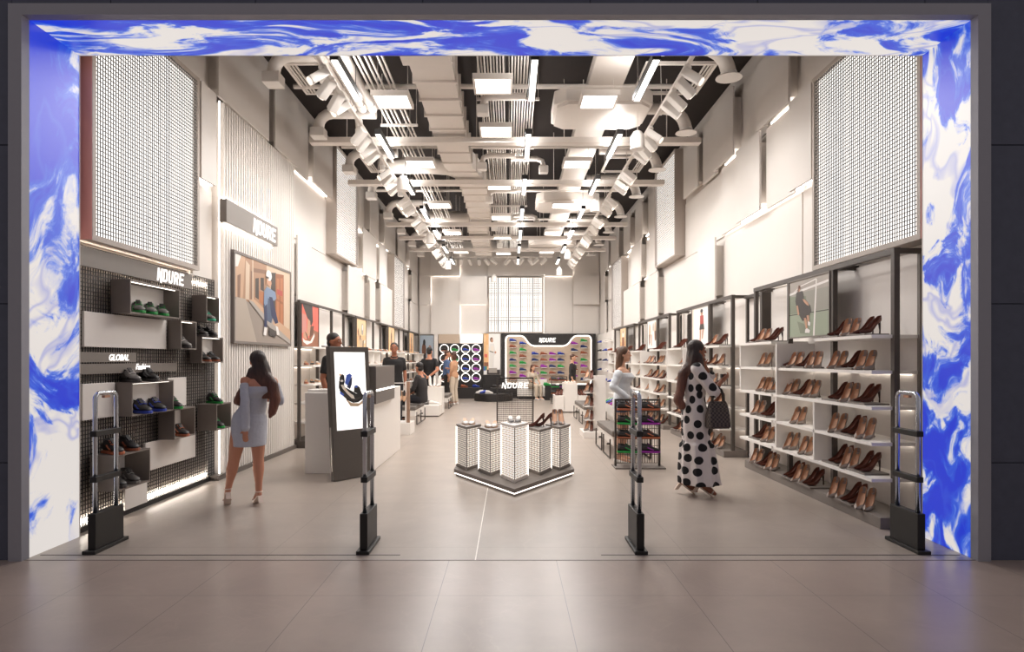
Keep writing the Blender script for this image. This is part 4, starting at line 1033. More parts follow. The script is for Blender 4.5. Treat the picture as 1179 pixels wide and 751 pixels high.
# ================================================================ heel shelving on the other side wall
XW = XR; XB = 3.64; XPO = 3.42; XF = 3.21
tennis = [('greyb', R(0,0,1,1)), ('green', R(0,0,1,.42)), ('net', [(0,.42),(1,.42),(1,.78),(0,.78)]), ('green2', [(0,.42),(.45,.42),(.45,.7),(0,.74)]), ('white', [(0,.80),(1,.90),(1,.86),(0,.76)]), ('charcoal', R(0,.395,1,.41)), ('white', [(.62,0),(.66,0),(.72,.95),(.69,.95)]),
   ('white', [(.05,.78),(.3,.9),(.7,.96),(.7,.94),(.3,.88),(.08,.78)]), ('green2', [(.22,.28),(.4,.22),(.5,.04),(.3,.06)]), ('charcoal', [(.20,.80),(.36,.80),(.40,.64),(.56,.52),(.58,.42),(.50,.30),(.36,.27),(.22,.46),(.17,.64)]), ('skin', [(.36,.66),(.42,.64),(.50,.58),(.53,.52),(.47,.54),(.4,.6)]), ('skin', [(.2,.56),(.24,.56),(.28,.4),(.24,.38)]), ('skin', blob(.27,.85,.035,.05)), ('brown', [(.23,.8),(.26,.92),(.31,.9),(.3,.86),(.27,.84),(.26,.78)]), ('skin', [(.40,.32),(.46,.32),(.50,.12),(.46,.1)]), ('skin', [(.47,.36),(.53,.36),(.54,.2),(.50,.2)]), ('white', [(.43,.06),(.55,.05),(.56,.1),(.48,.14),(.44,.12)]), ('white', [(.50,.19),(.56,.17),(.57,.23),(.51,.26)])]
netps = ['dark']
redw = [('light', R(0,0,1,1)), ('cream', R(.0,0,.1,1)), ('skin', blob(.6,.84,.07,.07)), ('red', [(.5,.78),(.7,.78),(.72,.55),(.5,.55)]), ('charcoal', [(.5,.55),(.72,.55),(.76,.4),(.46,.4)]), ('skin', [(.48,.4),(.58,.4),(.54,.12),(.48,.1)]), ('skin', [(.64,.4),(.74,.4),(.66,.16),(.6,.14)]), ('salmon', [(.4,.12),(.56,.12),(.5,.04),(.38,.06)]), ('charcoal', blob(.6,.9,.08,.05))]
whitep = [('light', R(0,0,1,1)), ('tan', blob(.25,.6,.1,.3)), ('white', blob(.45,.7,.1,.2)), ('rust', [(.16,.5),(.3,.52),(.3,.2),(.18,.1)]), ('skin', [(.4,.5),(.5,.5),(.5,.1),(.42,.1)]), ('greyb', blob(.65,.75,.06,.16)), ('tan', blob(.85,.6,.1,.35)), ('brown', [(.8,.6),(.95,.62),(.95,.3),(.82,.25)])]
orpp = [('peach', R(0,0,1,1)), ('orange', R(0,0,1,.4)), ('white', blob(.5,.75,.2,.15)), ('rust', [(.3,.6),(.7,.6),(.75,.1),(.3,.1)]), ('skin', blob(.5,.84,.1,.07))]
def heel_unit(y0, name, ui, poster_polys, poster_lb, poster_bay=1):
    """three 1.1 m bays: posts in front of a white back panel, shelves, white compartments, plinth"""
    y1 = y0 + 3.32; P = [y0+.03, y0+1.12, y0+2.2, y1-.03]
    t = thing('shelf_unit', name, 'shelf unit', (3.45, (y0+y1)/2, 0), group='heel shelf units')
    MB().box(XB, XW-.004, y0, y1, .1, 2.46).build('back_panel', M_BACKP, t)
    mb = MB(); mb.prism([(y0,0),(y1,0),(y1,.1),(y0,.1)], (3.27,0,0), (0,1,0), (0,0,1), XB-3.27); mb.build('plinth', M_GLASS, t, bevel=.004)
    for y in P: MB().box(XPO-.025, XPO+.025, y-.027, y+.027, .1, 2.44).build('post', M_DARKFRAME, t)
    MB().box(XPO-.028, XPO+.028, y0, y1, 2.44, 2.49).build('top_rail', M_DARKFRAME, t)
    for y in P: MB().box(XPO+.028, XB+.03, y-.024, y+.024, 2.44, 2.485).build('top_rail', M_DARKFRAME, t)
    MB().box(XB-.02, XB+.03, y0+.0, y0+.04, .1, 2.44).build('back_post', M_GLASS, t)
    for bi, (a, b) in enumerate(zip(P[:-1], P[1:])):
        for zi, z in enumerate(SHELF_Z):
            if zi == 0: continue
            if bi == 1 and zi == 5: continue
            xf = XF - (.02 if bi == 2 else 0)
            MB().box(xf, XB, a - (.0 if bi else .0), b, z-.03, z).build('shelf', M_SHELF, t)
            if zi < 5: MB().box(XB-.03, XB-.012, a+.1, b-.1, z-.042, z-.032).build('led_strip', led('led_shelf', (255,246,235), 2.2), t)
    # white compartments: far bay upper rows, middle bay lower rows
    MB().box(XF-.02, XB, P[2]-.16, P[2]-.13, 1.08, 1.69).build('side_panel', M_SHELF, t)
    MB().box(XF-.02, XB, P[3]-.03, P[3], 1.08, 1.69).build('side_panel', M_SHELF, t)
    MB().box(XF, XB, P[1]+.0, P[1]+.03, .44, 1.05).build('side_panel', M_SHELF, t)
    MB().box(XF, XB, P[2]-.10, P[2]-.07, .44, 1.05).build('side_panel', M_SHELF, t)
    poster('framed_poster', poster_lb, (XPO-.03, P[poster_bay+1]-.03 if poster_bay < 3 else 0, 1.75), (0,-1,0), (0,0,1), P[poster_bay+1]-P[poster_bay]-.06, .69, poster_polys, M_GLASS, .015, .02, 'posters on the heel shelves')
    return t, P
ROWN = ['plinth', 'lowest shelf', 'second-lowest shelf', 'middle shelf', 'second-highest shelf', 'top shelf']
BAYN = ['entrance-end bay', 'middle bay', 'far bay']
def pumps(P, ui_name, plan, big, group, seed, pairs=False):
    rs = random.Random(seed); tn = 0
    for (bi, zi), seq in plan.items():
        a, b = P[bi]+.08, P[bi+1]-.08; z = SHELF_Z[zi] if zi else .1
        n = len(seq); i = 0
        slots = []; y = b
        # far end first in the picture; seq is read from the far end
        wd = {'F': .185 if pairs else .14, 'P': .115, '.': .12}
        tot = sum(wd[c] for c in seq); gap = max(0, (b - a - tot) / (n + 1)) * .8; step = .13
        x = XF + .115; k = 0; runs = []; cur = (b + a)/2 + (tot + gap*(n-1))/2
        for j, ch in enumerate(seq):
            y = cur - wd[ch]/2; cur -= wd[ch] + (gap if not (ch == 'P' and seq[j+1:j+2] == 'P') else 0)
            if ch == '.': continue
            k += 1
            if ch == 'F' and pairs:
                for w_, sg in (('farther', 1), ('nearer', -1)):
                    put_pump('F', (x-.005 - sg*.026, y + sg*.030, z), A(222 + rs.uniform(-4,4)), 'taupe pump, %s of %s pair from far end, %s, %s, %s' % (w_, ordn(k), ROWN[zi], BAYN[bi], ui_name), group, big)
                continue
            lb = '%s, %s from far end, %s, %s, %s' % ('taupe tan-lined pump' if ch == 'F' else 'brown profile pump', ordn(k), ROWN[zi], BAYN[bi], ui_name)
            onp = ch == 'P'
            zz = z + (.018 if onp and big else .0)
            rz = A(196 + rs.uniform(-5,5))
            if ch == 'F': put_pump('F', (x-.005, y, zz), A(222 + rs.uniform(-5,5)), lb, group, big)
            else: put_pump('P', (x+.03, y, zz), rz, lb, group, big); runs.append(y)
        if big and runs:
            # one dark riser under each pair of profile pumps
            runs.sort(reverse=True); prs = []
            while runs:
                q = [runs.pop(0)]
                if runs and q[0]-runs[0] < .135: q.append(runs.pop(0))
                prs.append(q)
            for q in prs:
                tn += 1
                c = sum(q)/len(q); hw = .11 + (q[0]-q[-1])/2
                o = MB().box(x-.085, x+.145, c-hw, c+hw, z, z+.017).build('display_riser', M_GLASS, bevel=.003)
                tag(o, 'grey riser under %s, %s from far end, %s, %s, %s' % ('pump pair' if len(q) > 1 else 'one pump', ordn(prs.index(q)+1), ROWN[zi], BAYN[bi], ui_name), 'riser', 'risers on the heel shelves')
t, PA = heel_unit(5.75, 'tall heel shelf unit in a dark frame by the entrance, with the tennis poster', 0, tennis, 'poster of a seated woman on a tennis court, on the heel shelves by the entrance')
pumps(PA, 'entrance heel unit', {(0,5):'PPFPP', (2,5):'PPFPP', (1,4):'PFPPF', (0,4):'FPPF', (2,4):'.F.', (1,3):'FPPF', (0,3):'PPFPP', (2,3):'.FF', (2,2):'FPP', (1,2):'.F..', (0,2):'FPPF', (2,1):'PPF', (1,1):'F.F.', (0,1):'PPFPP', (2,0):'FPPF', (1,0):'PPFPP', (0,0):'FPPF'}, True, 'pumps on the heel unit by the entrance', 1, True)
t, PB_ = heel_unit(9.96, 'second heel shelf unit from the entrance, behind the woman in the dotted dress', 1, redw, 'white poster of a figure in red, on the second heel shelf unit')
pumps(PB_, 'second heel unit', {(0,5):'PFPP', (0,4):'PFPF', (0,3):'PFPP', (0,2):'FPPF', (0,1):'FPPF', (0,0):'FPFF', (1,4):'PFPF', (1,3):'PPF', (1,2):'FPPF', (1,1):'PFPP', (1,0):'FPFF', (2,5):'PPP', (2,4):'.F', (2,3):'F.', (2,2):'PPF', (2,1):'PFPP', (2,0):'PPFF'}, True, 'pumps on the second heel unit', 2)
t, PC_ = heel_unit(13.9, 'third heel shelf unit from the entrance, behind the woman in pale blue', 2, whitep, 'pale poster of several figures, on the third heel shelf unit')
pumps(PC_, 'third heel unit', {(0,5):'PPPP', (0,4):'PPFF', (0,3):'FPPFP', (0,2):'FPPF', (0,1):'FPPF', (0,0):'FPFP', (1,4):'PFPF', (1,3):'PFP', (1,2):'F.', (1,1):'F.', (1,0):'PFF', (2,5):'PPPP', (2,4):'.F', (2,3):'F.', (2,2):'PPF', (2,1):'PFP', (2,0):'PFF'}, False, 'pumps on the third heel unit', 3)
t, PD_ = heel_unit(17.85, 'fourth heel shelf unit from the entrance, toward the back wall', 3, orpp, 'peach poster of a figure, on the fourth heel shelf unit')
pumps(PD_, 'fourth heel unit', {(0,5):'PPPP', (0,4):'PPF', (0,3):'PFP', (0,2):'PPF', (0,1):'PFP', (1,4):'PF', (1,3):'PF', (1,2):'PF', (2,5):'PPP', (2,4):'PF', (2,3):'FP', (2,2):'PF'}, False, 'pumps on the fourth heel unit', 4)
# dark woven insert at the far bay of the second unit
o = MB(); grid_mesh(o, (XB-.03, PB_[3]-.05, 1.78), (0,-1,0), (0,0,1), .5, .62, .045, .03, depth=.01); o = o.build('woven_insert', M_DARKFRAME); tag(o, 'dark woven panel above the far bay of the second heel unit', 'panel')
# wall mirrors / pier between the first two units
t = thing('narrow_pier', 'slim dark-framed pier between the first and second heel shelf units', 'pier', (3.55, 9.4, 0))
MB().box(XB-.08, XW-.004, 9.2, 9.28, 0, 2.46).build('post', M_DARKFRAME, t)
MB().box(XB, XW-.004, 9.28, 9.9, 0, 2.46).build('panel', M_BACKP, t)
MB().box(XB-.08, XW-.004, 9.28, 9.9, 2.42, 2.46).build('top_rail', M_DARKFRAME, t)
# ---------------------------------------------------------------- white sneaker board beyond the heel units
t = thing('sneaker_board', 'white board of small shelves with bright shoes, beyond the heel units', 'display board', (3.55, 23.2, 0))
MB().box(3.42, XW-.004, 21.5, 25.3, 0, 2.46).build('board', M_WHITE, t, bevel=.01)
rs = random.Random(11); i = 0; spots = []
for y in (21.75, 22.95, 24.3):
    for z in (.75, 1.1, 1.45, 1.8, 2.12):
        MB().box(3.30, 3.42, y-.15, y+.15, z-.02, z).build('shelf', M_SHELF, t); spots.append((y, z))
cols = ['black','navy','white','rust','white','allgreen','black','allblue']; nmz = {.75:'lowest',1.1:'second-lowest',1.45:'middle',1.8:'second-highest',2.12:'highest'}
yn = {21.75:'first',22.95:'second',24.3:'third'}
NM = {'allblue':'blue','allgreen':'green','rust':'rust brown','allpurple':'purple','navy':'navy','black':'black','white':'white','orange':'orange and black'}
for y, z in spots:
    k = rs.choice(cols)
    put_sneaker(k, (3.355, y, z), A(160), '%s shoe in %s row, %s column from entrance, of the white board' % (NM[k], nmz[z], yn[y]), 'shoes on the white sneaker board', False, .72)

# low white gondola of bright trainers in front of the third heel unit
t = thing('low_gondola', 'low white gondola with a row of bright shoes, in front of the third heel unit', 'display stand', (2.6, 16.1, 0))
MB().box(2.42, 2.8, 15.3, 16.9, .03, .40).build('base_block', M_WHITE, t, bevel=.006)
MB().box(2.45, 2.77, 15.33, 16.87, 0, .03).build('foot', M_GLASS, t)
for i, k in enumerate(('rust','allpurple','orange','allblue','allgreen')):
    put_sneaker(k, (2.55, 15.5+.3*i, .40), A(205), '%s shoe on the low white gondola, %s from the entrance' % (NM[k], ordn(i+1)), 'shoes on the low gondola', False)
# ================================================================ security gates at the entrance
def gate(x, label):
    t = thing('security_gate', label, 'security gate', (x, 5.21, 0), group='security gates at the entrance')
    MB().box(x-.05, x+.05, 4.99, 5.44, 0, .028).build('base_plate', M_BLACKP, t, bevel=.004)
    MB().box(x-.03, x+.03, 5.03, 5.40, .028, .305).build('pedestal_box', M_BLACKP, t, bevel=.004)
    y0, y1, top = 5.075, 5.345, 1.235
    pts = [(x,y0,.30),(x,y0,top-.05)] + [(x, y0+.05-.05*math.cos(a), top-.05+.05*math.sin(a)) for a in (.4,.8,1.2,PI/2)] + [(x, y1-.05+.05*math.sin(a), top-.05+.05*math.cos(a)) for a in (0,.4,.8,1.2)] + [(x,y1,top-.05),(x,y1,.30)]
    MB().tube(pts, .017, 12).build('chrome_loop', M_CHROME, t, smooth=True)
    for z in (.92, .565): MB().box(x-.026, x+.026, y0-.03, y1+.03, z-.022, z+.022).build('cross_band', M_BLACKP, t, bevel=.004)
    MB().box(x-.012, x+.012, y0+.1, y0+.17, top-.04, top-.02).build('sensor', C('sensor_copper', (176,130,104)), t)
gate(-3.23, 'chrome security gate beside the mesh sneaker wall'); gate(-1.13, 'chrome security gate in front of the digital screen totem')
gate(1.01, 'chrome security gate in front of the low mesh sneaker rack'); gate(3.18, 'chrome security gate beside the heel shelf unit at the entrance')

# ================================================================ lit centre display
t = thing('display_island', 'arrow-shaped low platform with a glowing lower edge in the centre aisle', 'display platform', (.05, 8.0, 0))
pl = [(.05,7.08),(.83,8.4),(.83,8.86),(-.72,8.86),(-.72,8.4)]
def shr(p, k): return [(.05+(a-.05)*k, 8.1+(b-8.1)*k) for a, b in p]
MB().prism(shr(pl,.97), (0,0,0), (1,0,0), (0,1,0), .03).build('base', M_GLASS, t)
MB().prism(shr(pl,.992), (0,0,.030), (1,0,0), (0,1,0), .014).build('led_edge', M_LEDSOFT, t)
MB().prism(pl, (0,0,.044), (1,0,0), (0,1,0), .046).build('platform', M_GLASS, t, bevel=.004)
M_PSCREEN = mat('pillar_wire', (112,102,94), .45, .2); M_PSCREEN2 = mat('pillar_wire_pale', (176,166,156), .45, .1)
M_GLOW = led('pillar_core', (255,244,232), .85)
M_EDGELED = led('pillar_led', (255,248,238), 2.5)
def pillar(x, y, top, label, leds, bright=0, hw=.16, hd=.37, bk=.3):
    z0 = .09; zt = top-.03
    t = thing('display_pillar', label, 'display pillar', (x, y+.35, z0), group='mesh display pillars')
    V = [(x,y),(x+hw,y+hd),(x,y+hd+bk),(x-hw,y+hd)]
    cx, cy = x, y+hd
    def sc(k): return [(cx+(a-cx)*k, cy+(b-cy)*k) for a, b in V]
    MB().prism(sc(.93), (0,0,z0), (1,0,0), (0,1,0), zt-z0).build('glowing_core', led('pillar_core_bright', (255,248,240), 1.1) if bright else M_GLOW, t)
    MB().prism(sc(1.04), (0,0,zt), (1,0,0), (0,1,0), .03).build('top_plate', M_WHITE if bright else M_GLASS, t, bevel=.003)
    MB().prism(sc(1.05), (0,0,z0), (1,0,0), (0,1,0), .035).build('foot_plate', M_GLASS if not bright else M_DUCT, t, bevel=.003)
    for i in range(4):
        a, b = Vector((*V[i], z0+.035)), Vector((*V[(i+1)%4], z0+.035)); d = b-a
        mb = MB(); grid_mesh(mb, a, d, (0,0,1), d.length, zt-z0-.035, .036, .0065, depth=.003, pv=.026); mb.build('wire_mesh', M_PSCREEN if not bright else M_PSCREEN2, t)
    for i, (a, b) in enumerate(V):
        s_ = 'frlb'[(0,1,3,2)[i]] if False else ['f','r','b','l'][i]
        if s_ in leds: MB().box(a-.008, a+.008, b-.008, b+.008, z0+.02, zt).build('led_edge', M_EDGELED, t)
        else: MB().box(a-.006, a+.006, b-.006, b+.006, z0+.02, zt).build('corner_post', M_GLASS, t)
pillar(-.545, 8.26, .645, 'mesh display pillar carrying white shoes, at the slatted wall end of the island', 'l')
pillar(-.235, 7.88, .645, 'mesh display pillar with white shoes, second from the slatted wall end', 'l')
pillar(.055, 7.44, .745, 'tall bright central mesh pillar with grey ballet shoes', 'lr', 1)
pillar(.367, 7.92, .645, 'mesh display pillar carrying two brown pumps', 'r')
pillar(.635, 8.26, .645, 'mesh display pillar carrying two tan-lined pumps, at the heel wall end', 'r')
for i, (x, y, z, rz) in enumerate(((-.59,8.62,.645,-80),(-.50,8.62,.645,-95),(-.275,8.25,.645,-80),(-.195,8.25,.645,-95))):
    first_or_dup('FLwhite', lambda: flat_shoe('low_shoe', S_WHITE, S_TAN), (x,y,z), A(rz), 'white low shoe on the %s mesh pillar, the one nearer the %s wall' % (('end','end','second','second')[i], ('slatted','heel')[i%2]), 'white shoes on the island')
for i, (x, rz) in enumerate(((.012,-86),(.1,-94))):
    first_or_dup('FLgrey', lambda: flat_shoe('low_shoe', S_GREY, S_WHITE), (x, 7.83, .745), A(rz), 'grey ballet shoe on the tall central pillar, nearer the %s wall' % ('slatted','heel')[i], 'shoes on the island')
put_pump('P', (.325, 8.27, .645), A(190), 'dark brown pump on its mesh pillar, the front one of two', 'pumps on the island'); put_pump('P', (.42, 8.3, .645), A(190), 'dark brown pump on its mesh pillar, the rear one of two', 'pumps on the island')
put_pump('F', (.59, 8.6, .645), A(-95), 'tan-lined taupe pump on the end pillar, nearer the centre', 'pumps on the island'); put_pump('F', (.68, 8.6, .645), A(-85), 'tan-lined taupe pump on the end pillar, nearer the heel wall', 'pumps on the island')
# mesh screen with lettering at the back of the island
t = thing('mesh_screen', 'dark wire screen with white shop lettering rising behind the lit pillars', 'screen', (.06, 8.83, .09))
x0, x1, z1 = -.17, .31, 1.245
for x in (x0, x1): MB().box(x-.009, x+.009, 8.73, 8.755, .09, z1).build('post', M_DARKFRAME, t)
MB().box(x0-.009, x1+.009, 8.73, 8.755, z1, z1+.015).build('top_rail', M_DARKFRAME, t)
mb = MB(); grid_mesh(mb, (x0, 8.742, .12), (1,0,0), (0,0,1), x1-x0, z1-.12, .0267, .0045); mb.build('wire_mesh', M_DARKFRAME, t)
mb = MB(); logo(mb, (-.11, 8.72, 1.115), (1,0,0), (0,0,1), .37, .075, .015); mb.build('lettering', M_LETTER, t)

# ================================================================ digital totem
rot = math.atan2(.48, .38)
t = thing('digital_totem', 'leaning taupe digital totem showing a black and blue sneaker', 'digital display', (-1.95, 8.20, 0))
p0 = Vector((-2.14, 7.96, 0)); U = Vector((.38,.48,0)).normalized(); N = Vector((.48,-.38,0)).normalized(); W = .61
VV = Vector((-N.x*.066, -N.y*.066, 1)).normalized(); H = 1.66
def totem(a0,a1,b0,b1,n0,n1,name,m,par,bev=0):
    mb = MB(); o = p0 + U*a0 + VV*b0 + N*n0
    mb.prism([(0,0),(a1-a0,0),(a1-a0,b1-b0),(0,b1-b0)], o, U, VV, n1-n0)
    return mb.build(name, m, par, bevel=bev)
totem(0, W, .0, H, -.075, 0, 'housing', M_DARKFRAME, t, .006)
totem(-.0, -.004, .12, .66, -.05, -.03, 'side_handle', mat('brushed_silver', (180,176,172), .3, .8), t)
scr = totem(.065, W-.07, .62, H-.065, 0.0, .004, 'screen', led('totem_screen', (250,248,244), .8), t)
sneak = [('tan', [(.3,.40),(.5,.34),(.75,.33),(.9,.38),(.88,.33),(.7,.29),(.45,.30)]), ('black', [(.14,.49),(.10,.55),(.12,.63),(.2,.66),(.3,.55),(.5,.50),(.66,.46),(.84,.46),(.9,.43),(.86,.38),(.72,.345),(.55,.34),(.36,.38),(.22,.44)]), ('charcoal', [(.2,.46),(.4,.40),(.6,.365),(.8,.39),(.84,.42),(.6,.40),(.4,.45),(.24,.50)]),
   ('black', [(.12,.56),(.14,.68),(.22,.72),(.29,.70),(.30,.62),(.24,.54)]), ('orange', blob(.16,.71,.03,.014)), ('blue', [(.30,.60),(.36,.70),(.46,.725),(.54,.70),(.50,.66),(.40,.56)]), ('navy', [(.36,.55),(.5,.66),(.55,.68),(.52,.58),(.46,.52)]), ('black', [(.58,.48),(.6,.55),(.68,.57),(.78,.54),(.84,.46),(.74,.45)]), ('blue', blob(.66,.55,.06,.016)),
   ('cream', [(.16,.58),(.24,.58),(.38,.5),(.48,.46),(.56,.44),(.6,.39),(.5,.40),(.36,.46),(.22,.53)]), ('orange', [(.28,.52),(.33,.52),(.32,.49)]), ('blue', [(.12,.47),(.24,.43),(.26,.46),(.14,.50)]), ('white', blob(.2,.63,.05,.014))]
mb = MB(); o = p0 + U*.065 + VV*.62 + N*.004
ms = picture(mb, o, U, VV, W-.135, H-.685, sneak, PM, .0008); mb.build('screen_image', ms, scr)

# ================================================================ reception counter
t = thing('reception_counter', 'long white reception counter behind the digital totem', 'counter', (-2.2, 9.7, 0))
mb = MB(); mb.box(-2.69, -1.83, 8.55, 8.95, 0, 1.06); mb.build('front_block', M_WHITE, t, bevel=.006)
mb = MB(); mb.box(-2.28, -1.83, 8.952, 10.9, 0, 1.06); mb.build('side_block', M_WHITE, t, bevel=.006)
MB().box(-2.67, -2.3, 8.6, 8.95, 1.06, 1.10).build('work_top', M_SHELF, t, bevel=.004)
MB().box(-2.26, -1.775, 8.64, 10.03, .905, 1.41).build('transaction_box', mat('counter_box_taupe', (112,106,102), .35, .3), t, bevel=.004)
MB().box(-1.774, -1.768, 8.66, 10.0, 1.075, 1.095).build('led_line', M_LED, t)
# ================================================================ sandal rail, benches, pedestals
t = thing('sandal_rail', 'low white plinth with a slim post and rails of hanging sandals, beside the counter', 'display stand', (-2.2, 13.2, 0))
MB().box(-2.5, -1.97, 12.9, 13.5, 0, .24).build('base_block', M_WHITE, t, bevel=.006)
MB().box(-2.05, -1.99, 12.93, 13.0, .24, 1.06).build('post', C('post_bronze', (150,120,100)), t, bevel=.004)
MB().box(-2.08, -2.05, 12.93, 13.0, .24, 1.06).build('post_face', M_WHITE, t)
for z in (1.03, .87): MB().bar((-2.5,12.96,z),(-2.06,12.96,z),.018).build('rail', M_WHITE, t)
for i in range(4):
    o = first_or_dup('sandal', lambda: flat_shoe('sandal', S_TAN, S_BLACK, L=.22), (-2.33+.08*i, 12.93, .76), A(-90), 'tan sandal hanging from the rail beside the counter, %s from the counter' % ordn(i+1), 'sandals on the rail')
    o.rotation_euler = (0, A(62), A(-90))
def bench(x0, x1, y0, y1, label, mat_c=None):
    t = thing('bench', label, 'bench', ((x0+x1)/2, (y0+y1)/2, 0), group='upholstered benches')
    MB().box(x0, x1, y0, y1, .34, .43).build('cushion', mat('bench_cushion', (112,105,99), .85, noise=.08, nscale=80), t, bevel=.018)
    MB().box(x0+.015, x1-.015, y0+.015, y1-.015, .2, .34).build('box_seat', M_WHITE, t, bevel=.006)
    for yy in (y0+.05, y1-.75):
        pts = [(x0+.03,yy,.3),(x0-.02,yy,.3),(x0-.02,yy,.014),(x1+.02,yy,.014),(x1+.02,yy,.3),(x1-.03,yy,.3)]
        mb = MB()
        mb2 = MB().tube([(x0-.02,yy,.30),(x0-.02,yy,.014),(x0-.02,yy+.7,.014),(x0-.02,yy+.7,.30)], .012, 6); mb2.build('leg_loop', M_DARKFRAME, t)
        mb2 = MB().tube([(x1+.02,yy,.30),(x1+.02,yy,.014),(x1+.02,yy+.7,.014),(x1+.02,yy+.7,.30)], .012, 6); mb2.build('leg_loop', M_DARKFRAME, t)
        MB().box(x0-.02,x1+.02,yy+.34,yy+.36,.17,.2).build('cross_bar', M_DARKFRAME, t)
bench(-2.6, -2.14, 14.8, 16.3, 'bench with grey cushion under the seated man in black')
bench(1.53, 2.1, 9.75, 11.45, 'bench with grey cushion behind the low mesh sneaker rack')
bench(1.69, 2.2, 14.95, 17.0, 'bench with grey cushion between the shoe tower and the white pedestals')
bench(-2.3, -1.86, 19.6, 21.0, 'far bench behind the white pedestals on the slatted wall side')
def block(x0, x1, y0, y1, z, label, grp):
    t = thing('display_pedestal', label, 'pedestal', ((x0+x1)/2, (y0+y1)/2, 0), group=grp)
    MB().box(x0+.03, x1-.03, y0+.03, y1-.03, 0, .03).build('recessed_foot', M_GLASS, t)
    MB().box(x0, x1, y0, y1, .03, z).build('block', M_WHITE, t, bevel=.006)
g = 'white pedestals on the slatted wall side'
block(-2.36, -1.84, 17.0, 17.6, .30, 'low white pedestal with a grey and a white shoe', g)
block(-2.34, -1.83, 17.62, 18.2, .755, 'tall white pedestal carrying white boots', g)
block(-2.62, -2.37, 17.3, 18.0, .50, 'mid-height white pedestal against the tall one, by the benches', g)
g2 = 'white pedestals on the heel wall side'
block(1.27, 1.53, 18.3, 19.2, .48, 'low white pedestal with brown shoes, on the aisle side of the tall one', g2)
block(1.54, 1.90, 18.3, 19.2, .83, 'tall white pedestal carrying four pale shoes', g2)
block(1.91, 2.2, 18.3, 19.2, .48, 'low white pedestal with brown shoes, on the heel wall side of the tall one', g2)
put_sneaker('white', (-2.0, 17.25, .30), A(0), 'white shoe on the low white pedestal', g, False); put_sneaker('grey', (-2.2, 17.3, .30), A(-140), 'grey shoe on the low white pedestal', g, False)
def boot(name):
    mb = MB(); L = .24
    P = smooth_pts([(0,.03,.30),(.2,.034,.30),(.38,.036,.29),(.42,.038,.10),(.6,.038,.07),(.85,.034,.05),(1,.012,.02)], 14)
    mb.loft([[(-L/2+L*tt, w*math.cos(2*PI*k/10), .01+h*(.5+.5*math.sin(2*PI*k/10))) for k in range(10)] for tt, w, h in P])
    o = mb.build(name, [S_WHITE], smooth=True); o.data.transform(Matrix.Translation(o.location)); o.location = (0,0,0); WORLD[o.name] = Matrix.Identity(4)
    MB().box(-L/2+.005, -L/2+.07, -.022, .022, -.0, .02).build('heel', S_TAN, o)
    MB().box(-.0, L/2-.02, -.028, .028, 0, .012).build('sole', S_TAN, o)
    note_kids(o); return o
for i, (x, y, rz) in enumerate(((-2.17,17.8,-70),(-2.06,17.8,-90),(-1.95,17.82,-110))):
    first_or_dup('boot', lambda: boot('ankle_boot'), (x,y,.755), A(rz), 'white ankle boot on the tall pedestal, %s from the slatted wall' % ordn(i+1), 'white boots')
for i in range(4):
    first_or_dup('FLwhite', None, (1.6+.08*i, 18.5+.05*(i%2), .83), A(-80-5*i), 'pale shoe on the tall pedestal, %s from the centre aisle' % ordn(i+1), 'pale shoes on the pedestal')
for i in range(3):
    put_pump('P', (1.33+.07*i, 18.5+.03*i, .48), A(-110), 'brown pump on the aisle side pedestal, %s from the aisle' % ordn(i+1), 'pumps on the low pedestals', False)
    put_pump('P', (1.97+.08*i, 18.5+.03*i, .48), A(-70), 'brown pump on the pedestal by the heel wall, %s from the aisle' % ordn(i+1), 'pumps on the low pedestals', False)
# white shoe tower
t = thing('shoe_tower', 'white upright shoe tower with short tiers, between two benches', 'display stand', (1.62, 12.7, 0))
MB().box(1.40, 1.86, 12.35, 13.1, .0, .12).build('base_slab', M_WHITE, t, bevel=.006)
MB().box(1.62, 1.86, 12.62, 12.68, .12, 1.19).build('upright_panel', M_WHITE, t, bevel=.004)
TZ = (.34, .60, .86, 1.12)
for z in TZ: MB().box(1.44, 1.64, 12.5, 12.8, z-.015, z).build('tier', M_SHELF, t)
for zi, z in enumerate((.12,) + TZ):
    for j in range(2 if zi else 3):
        put_pump('FP'[j % 2], (1.49+.085*j, 12.66 - .1*(j%2), z), A(-120+20*j), '%s pump on the shoe tower, %s tier from the floor, %s from aisle' % (('taupe','dark brown')[j%2], ordn(zi+1), ordn(j+1)), 'pumps on the shoe tower', True)
